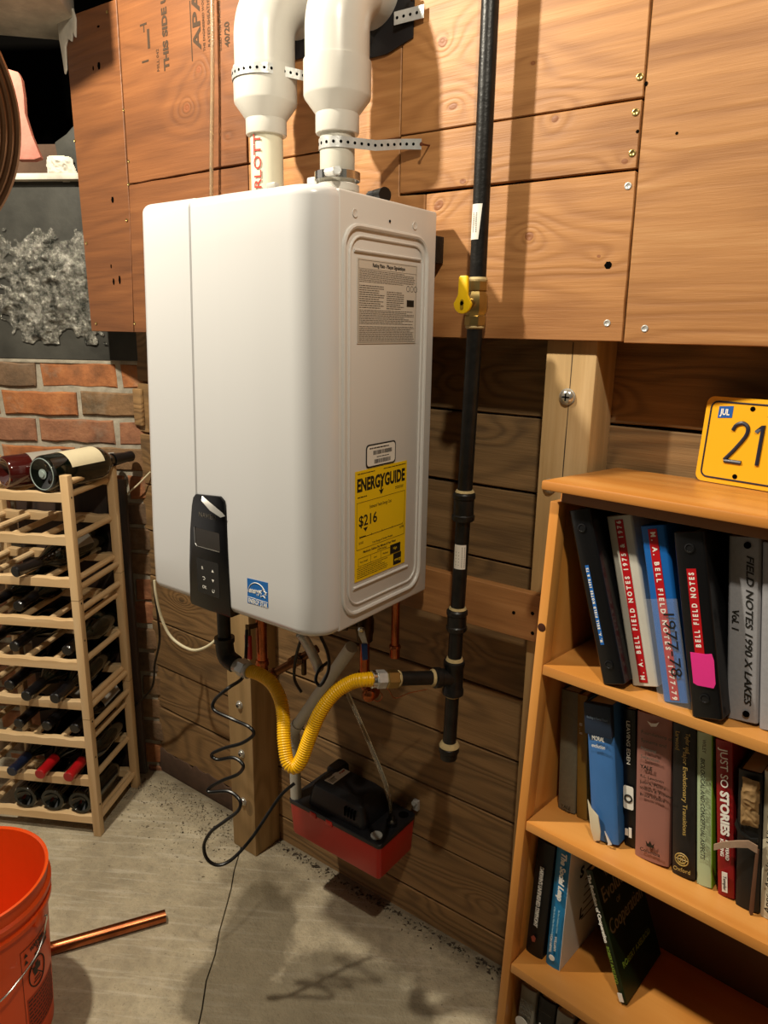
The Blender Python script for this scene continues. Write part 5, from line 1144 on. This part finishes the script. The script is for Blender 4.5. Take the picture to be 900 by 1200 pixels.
text('Oxford', .0085, gold, o, (.017, -.0045, .013), X, Z, thick=.0003, align='CENTER')
mb = MB()
for r_ in (.0095, .006): mb.tube(arc((.017, -.0047, .030), r_, 0, 2*PI*19/20, 19, X, Z), .0009, 5, closed=True)
for k in range(6): mb.tube([Vector((.017, -.0047, .030)), Vector((.017+.0085*math.cos(k*PI/3), -.0047, .030+.0085*math.sin(k*PI/3)))], .0006, 4)
part('seal', mb, gold, o)
t, o = book('pale green book with a bright green cover beside the red one', .2785, .078, B_, .021, .236, .16, .138, cl('pale_green_spine', '#b3c49c', rough=.45))
part('green_board', MB().box((.0212, .002, 0), (.0218, .16, .236)), cl('bright_green', '#7fae1f', rough=.4), t, smooth=False)
text('BIOLOGICAL AND CONCEPTUAL ASPECTS', .0085, M['ink'], o, (.010, -.0032, .200), -Z, X, width=.155, thick=.0003, italic=.3)
text('WILEY', .007, M['ink_gray'], o, (.012, -.0032, .228), -Z, X, thick=.0003)
t, o = book('slim red book of stories with white title', .3085, .078, B_, .023, .235, .155, .155, cl('red_jacket', '#8f1418', rough=.35))
text('JUST SO', .0145, M['white_ink'], o, (.0125, -.0035, .225), -Z, X, width=.058, thick=.0003); text('STORIES', .0155, M['white_ink'], o, (.0125, -.0035, .162), -Z, X, width=.066, thick=.0003, bold=.0007)
text('RUDYARD', .0065, M['white_ink'], o, (.0155, -.0035, .090), -Z, X, thick=.0003, bold=.0002, width=.030); text('KIPLING', .0065, M['white_ink'], o, (.0085, -.0035, .090), -Z, X, thick=.0003, bold=.0002, width=.026)
part('publisher_label', MB().box((.008, -.0039, .010), (.0155, -.0030, .040)), M['white_paper'], o, smooth=False); text('Templar', .006, M['ink'], o, (.0118, -.0042, .035), -Z, X, thick=.0001, width=.022)
t, o = book('battered black book with its spine peeling off', .334, .074, B_, .031, .205, .15, .125, cl('black_cloth', '#141413', rough=.5, vary=.1))
part('exposed_spine', crumple('s', lambda a, b: .52-max(abs(a-.5), abs(b-.5)), .006, .030, .125, .198, 26, .006, None, 8, -.004), plain('old_glue_paper', '#8a6d45', .8, vary=.35, vscale=60), t)
part('torn_cloth', MB().prism([(.001, .135), (.008, .118), (.020, .112), (.029, .115), (.029, .108), (.014, .106), (.004, .113), (-.001, .125)], (0, -.0065, 0), X, Z, Y, .003), cl('black_cloth', '#141413'), t, bevel=.0006)
fl_ = [(-.024, -.020, .0885), (-.012, -.018, .0955), (.004, -.014, .101), (.018, -.010, .104), (.029, -.006, .098)]
mb = MB(); vs = []
for i_, q in enumerate(fl_):
    for dz in (-.0045-.001*i_*.3, .0045+.001*i_*.3): vs += [Vector(q)+Z*dz, Vector(q)+Z*dz+Y*.002]
fs = []
for i_ in range(4): a = i_*4; fs += [(a, a+4, a+6, a+2), (a+1, a+3, a+7, a+5), (a, a+1, a+5, a+4), (a+2, a+6, a+7, a+3)]
fs += [(0, 2, 3, 1), (16, 17, 19, 18)]
part('peeled_strip', mb.add(vs, fs), plain('peeled_leather_strip', '#a98c74', .8, vary=.2, vscale=60), t, label='pale peeled strip of spine sticking out')
part('peeled_edge', MB().prism([(.027, .100), (.031, .099), (.028, .040), (.026, .002), (.022, -.004), (.020, .003), (.0225, .04)], (0, -.0058, 0), X, Z, Y, .002), plain('brown_leather', '#5e3d28', .7, vary=.2), t, bevel=.0005)
t, o = book('cream book with handwritten-style title at the right edge', .3660, .076, B_, .030, .215, .15, .12, cl('cream_jacket', '#c9bfa4', rough=.6, vary=.06))
text('Apes, Angels, and Victorians', .011, M['ink'], o, (.011, -.0045, .010), Z, -X, width=.17, thick=.0003, italic=.3)
for i_, (c_, w_) in enumerate((('#3c3a52', .03), ('#6b2a20', .026), ('#d0c7b0', .024), ('#24402e', .03))):
    book(('slate', 'maroon', 'ivory', 'dark green')[i_]+' book hidden past the right edge of the second shelf', .402+.031*i_, .078, B_, w_, .22, .15, .11, cl('far_book_%s' % c_[1:], c_))
# third shelf
t, o = book('black book with white title at the left end of the third shelf', .0225, .070, C_, .033, .224, .150, -.002, cl('soft_black_jacket', '#121212', rough=.45))
text("DARWIN'S UNFINISHED SYMPHONY", .010, M['white_ink'], o, (.0165, -.0045, .180), -Z, X, width=.118, thick=.0003, bold=.0003)
part('emblem', MB().prism([(.014, .030), (.019, .032), (.020, .040), (.015, .043), (.011, .038)], (0, -.0045, 0), X, Z, Y, .0006), plain('brick_red_ink', '#9a4a3a', .5), o, smooth=False)
t, o = book('bright blue paperback with white title beside the black one', .0625, .070, C_, .0265, .232, .155, .018, cl('bright_blue_jacket', '#1d7fb5', rough=.35))
part('white_cover', MB().box((.0268, .001, 0), (.0275, .155, .232)), M['white_paper'], t, smooth=False)
text('The Social Leap', .0135, M['white_ink'], o, (.017, -.0040, .226), -Z, X, width=.090, thick=.0003, italic=.2, bold=.0005)
text('WILLIAM', .006, M['white_ink'], o, (.017, -.0040, .066), -Z, X, thick=.0002, width=.028); text('VON HIPPEL', .006, M['white_ink'], o, (.009, -.0040, .066), -Z, X, thick=.0002, width=.036)
text('The New Evolutionary Science', .0045, plain('pale_cyan_ink', '#9fd0e4', .5), o, (.018, -.0040, .118), -Z, X, thick=.0002, width=.045); text('of Who We Are, Where We Come From', .0045, plain('pale_cyan_ink', '#9fd0e4', .5), o, (.010, -.0040, .120), -Z, X, thick=.0002, width=.055)
part('emblem', MB().lathe([(.0055, 0), (.005, .0005)], (.0135, -.0042, .022), (0, -1, 0), 16), M['white_ink'], o, smooth=False)
text('S', .030, M['ink'], t, (.0280, .045, .165), Y, Z, thick=.0002, bold=.001); text('L', .030, M['ink'], t, (.0280, .06, .075), Y, Z, thick=.0002, bold=.001)
mb = MB(); 
for k in range(7): mb.box((.0276, .07, .06+.016*k), (.0279, .13-.01*(k % 3), .0625+.016*k))
part('cover_print', mb, M['ink_gray'], t, smooth=False)
dg = cl('dark_green_marbled', '#16270f', rough=.4, vary=.5, vscale=10)

t, o = book('dark green paperback leaning steeply to the left on the third shelf', .1935, .083, C_, .0115, .219, .150, .405, dg, hard=.0010)
text('The Evolution of Cooperation', .0085, M['white_ink'], o, (.006, -.0022, .214), -Z, X, width=.112, thick=.0003, bold=.0003)
text('ROBERT AXELROD', .0075, plain('leaf_green_ink', '#7f9a35', .5), o, (.006, -.0022, .096), -Z, X, width=.060, thick=.0003)
part('emblem', MB().box((.002, -.0022, .006), (.0098, -.0014, .020)), M['white_ink'], o, smooth=False)
faint = plain('faded_cover_print', '#8f8a72', .5)
text('THE', .012, faint, t, (.0118, .048, .196), Y, Z, thick=.0002, align='CENTER'); text('Evolution', .034, faint, t, (.0118, .012, .170), Y, Z, width=.110, thick=.0002)
text('OF', .012, faint, t, (.0118, .052, .144), Y, Z, thick=.0002); text('Cooperation', .034, faint, t, (.0118, .010, .118), Y, Z, width=.128, thick=.0002)
text('ROBERT AXELROD', .014, plain('leaf_green_ink', '#7f9a35', .5), t, (.0118, .020, .052), Y, Z, width=.11, thick=.0002)
D0 = SH[3]
t, o = book('grey book with round white seal, leftmost on the lowest visible shelf', .029, .055, D0, .030, .222, .15, -.002, cl('warm_grey_jacket', '#8a8578', rough=.6, vary=.05))
for i_, s_ in enumerate(('YOUR', 'PRISM', 'WISM')): text(s_, .009, M['ink_gray'], o, (.005, -.0045, .196-.011*i_), X, Z, thick=.0003)
part('seal', MB().lathe([(.013, 0), (.0125, .0005)], (.012, -.0042, .150), (0, -1, 0), 24), M['white_paper'], o, smooth=False)
t, o = book('dark book with a faint ruled line on the lowest visible shelf', .0635, .060, D0, .032, .218, .15, 0.0, cl('near_black_jacket', '#1c1c1c', rough=.5))
part('ruled_line', MB().box((.004, -.0045, .196), (.028, -.0038, .197)), M['ink_gray'], o, smooth=False); text('N', .03, M['white_ink'], o, (.006, -.0045, .160), X, Z, thick=.0003)
t, o = book('pale grey book right of the dark one on the lowest visible shelf', .098, .060, D0, .030, .214, .15, 0.0, cl('putty_jacket', '#8c887c', rough=.6))
text('CITY', .012, M['ink_gray'], o, (.015, -.0045, .20), -Z, X, thick=.0003)
book('navy book at the bottom, right of the pale grey one', .130, .060, D0, .024, .204, .15, 0.0, cl('navy_cloth', '#1b2340', rough=.5))

# licence plate on the bookcase top
PW, PH = .27, .134
ex = Vector((.988, -.151, 0)).normalized(); ez = Vector((.115, .02, .99)); ez = (ez-ex*ez.dot(ex)).normalized(); ey = ez.cross(ex)
Rp = KR @ Matrix((ex, ey, ez)).transposed()
lp = thing('license_plate', 'yellow license plate with dark numerals standing on the bookcase top', 'license plate', KP(.1408, .243, .0012), Rp)
part('plate', MB().prism(rrect(0, 0, PW, PH, .012), (0, 0, 0), X, Z, Y, .0012), plain('yellow_plate_paint', '#efb01a', .35, coat=.3), lp, bevel=.0003, seg=1)
pi_ = plain('plate_navy_paint', '#222638', .4)
part('border', MB().tube([Vector((a, -.0002, b_)) for a, b_ in rrect(.0085, .008, PW-.0085, PH-.008, .010)], .0014, 6, closed=True), pi_, lp)
two = [(.048, .0845), (.052, .0925), (.0605, .0965), (.0685, .0925), (.0705, .0845), (.067, .074), (.055, .055), (.0425, .0385), (.0665, .0385)]
sp2 = spline([Vector((a, -.0006, b_)) for a, b_ in two[:8]], 6)+[Vector((.0425, -.0006, .0365)), Vector((.0685, -.0006, .0365))]
part('numeral', MB().tube(sp2, .0031, 8), pi_, lp)
part('numeral', MB().tube([(.083, -.0006, .085), (.092, -.0006, .096), (.092, -.0006, .036)], .0031, 8), pi_, lp)
for k in range(4): text(str((4, 7, 0, 3)[k]), .085, pi_, lp, (.115+.033*k, -.0006, .066), X, Z, 'numeral', thick=.0012)
text('ALASKA', .016, pi_, lp, (.096, -.0004, .114), X, Z, 'lettering', thick=.0004, bold=.0004)
ms = part('month_sticker', MB().prism([(.021, .101), (.043, .103), (.043, .121), (.021, .119)], (0, -.0006, 0), X, Z, Y, .0006), plain('blue_month_sticker', '#1a56a8', .4), lp, smooth=False)
text('JUL', .013, M['white_ink'], ms, (.0245, -.0009, .1105), X, Z, width=.015, thick=.0001, bold=.0004)
for a, b_ in ((.072, .119), (.0625, .0145), (PW-.07, .119), (PW-.062, .0145)): part('bolt_hole', MB().lathe([(.0038, 0), (.0038, .0006)], (a, -.0001, b_), (0, -1, 0), 14), M['void'], lp, smooth=False)
bpy.context.view_layer.update()
# object origins that carried a helper flag
for o in bpy.data.objects:
    if '_l' in o: del o['_l']
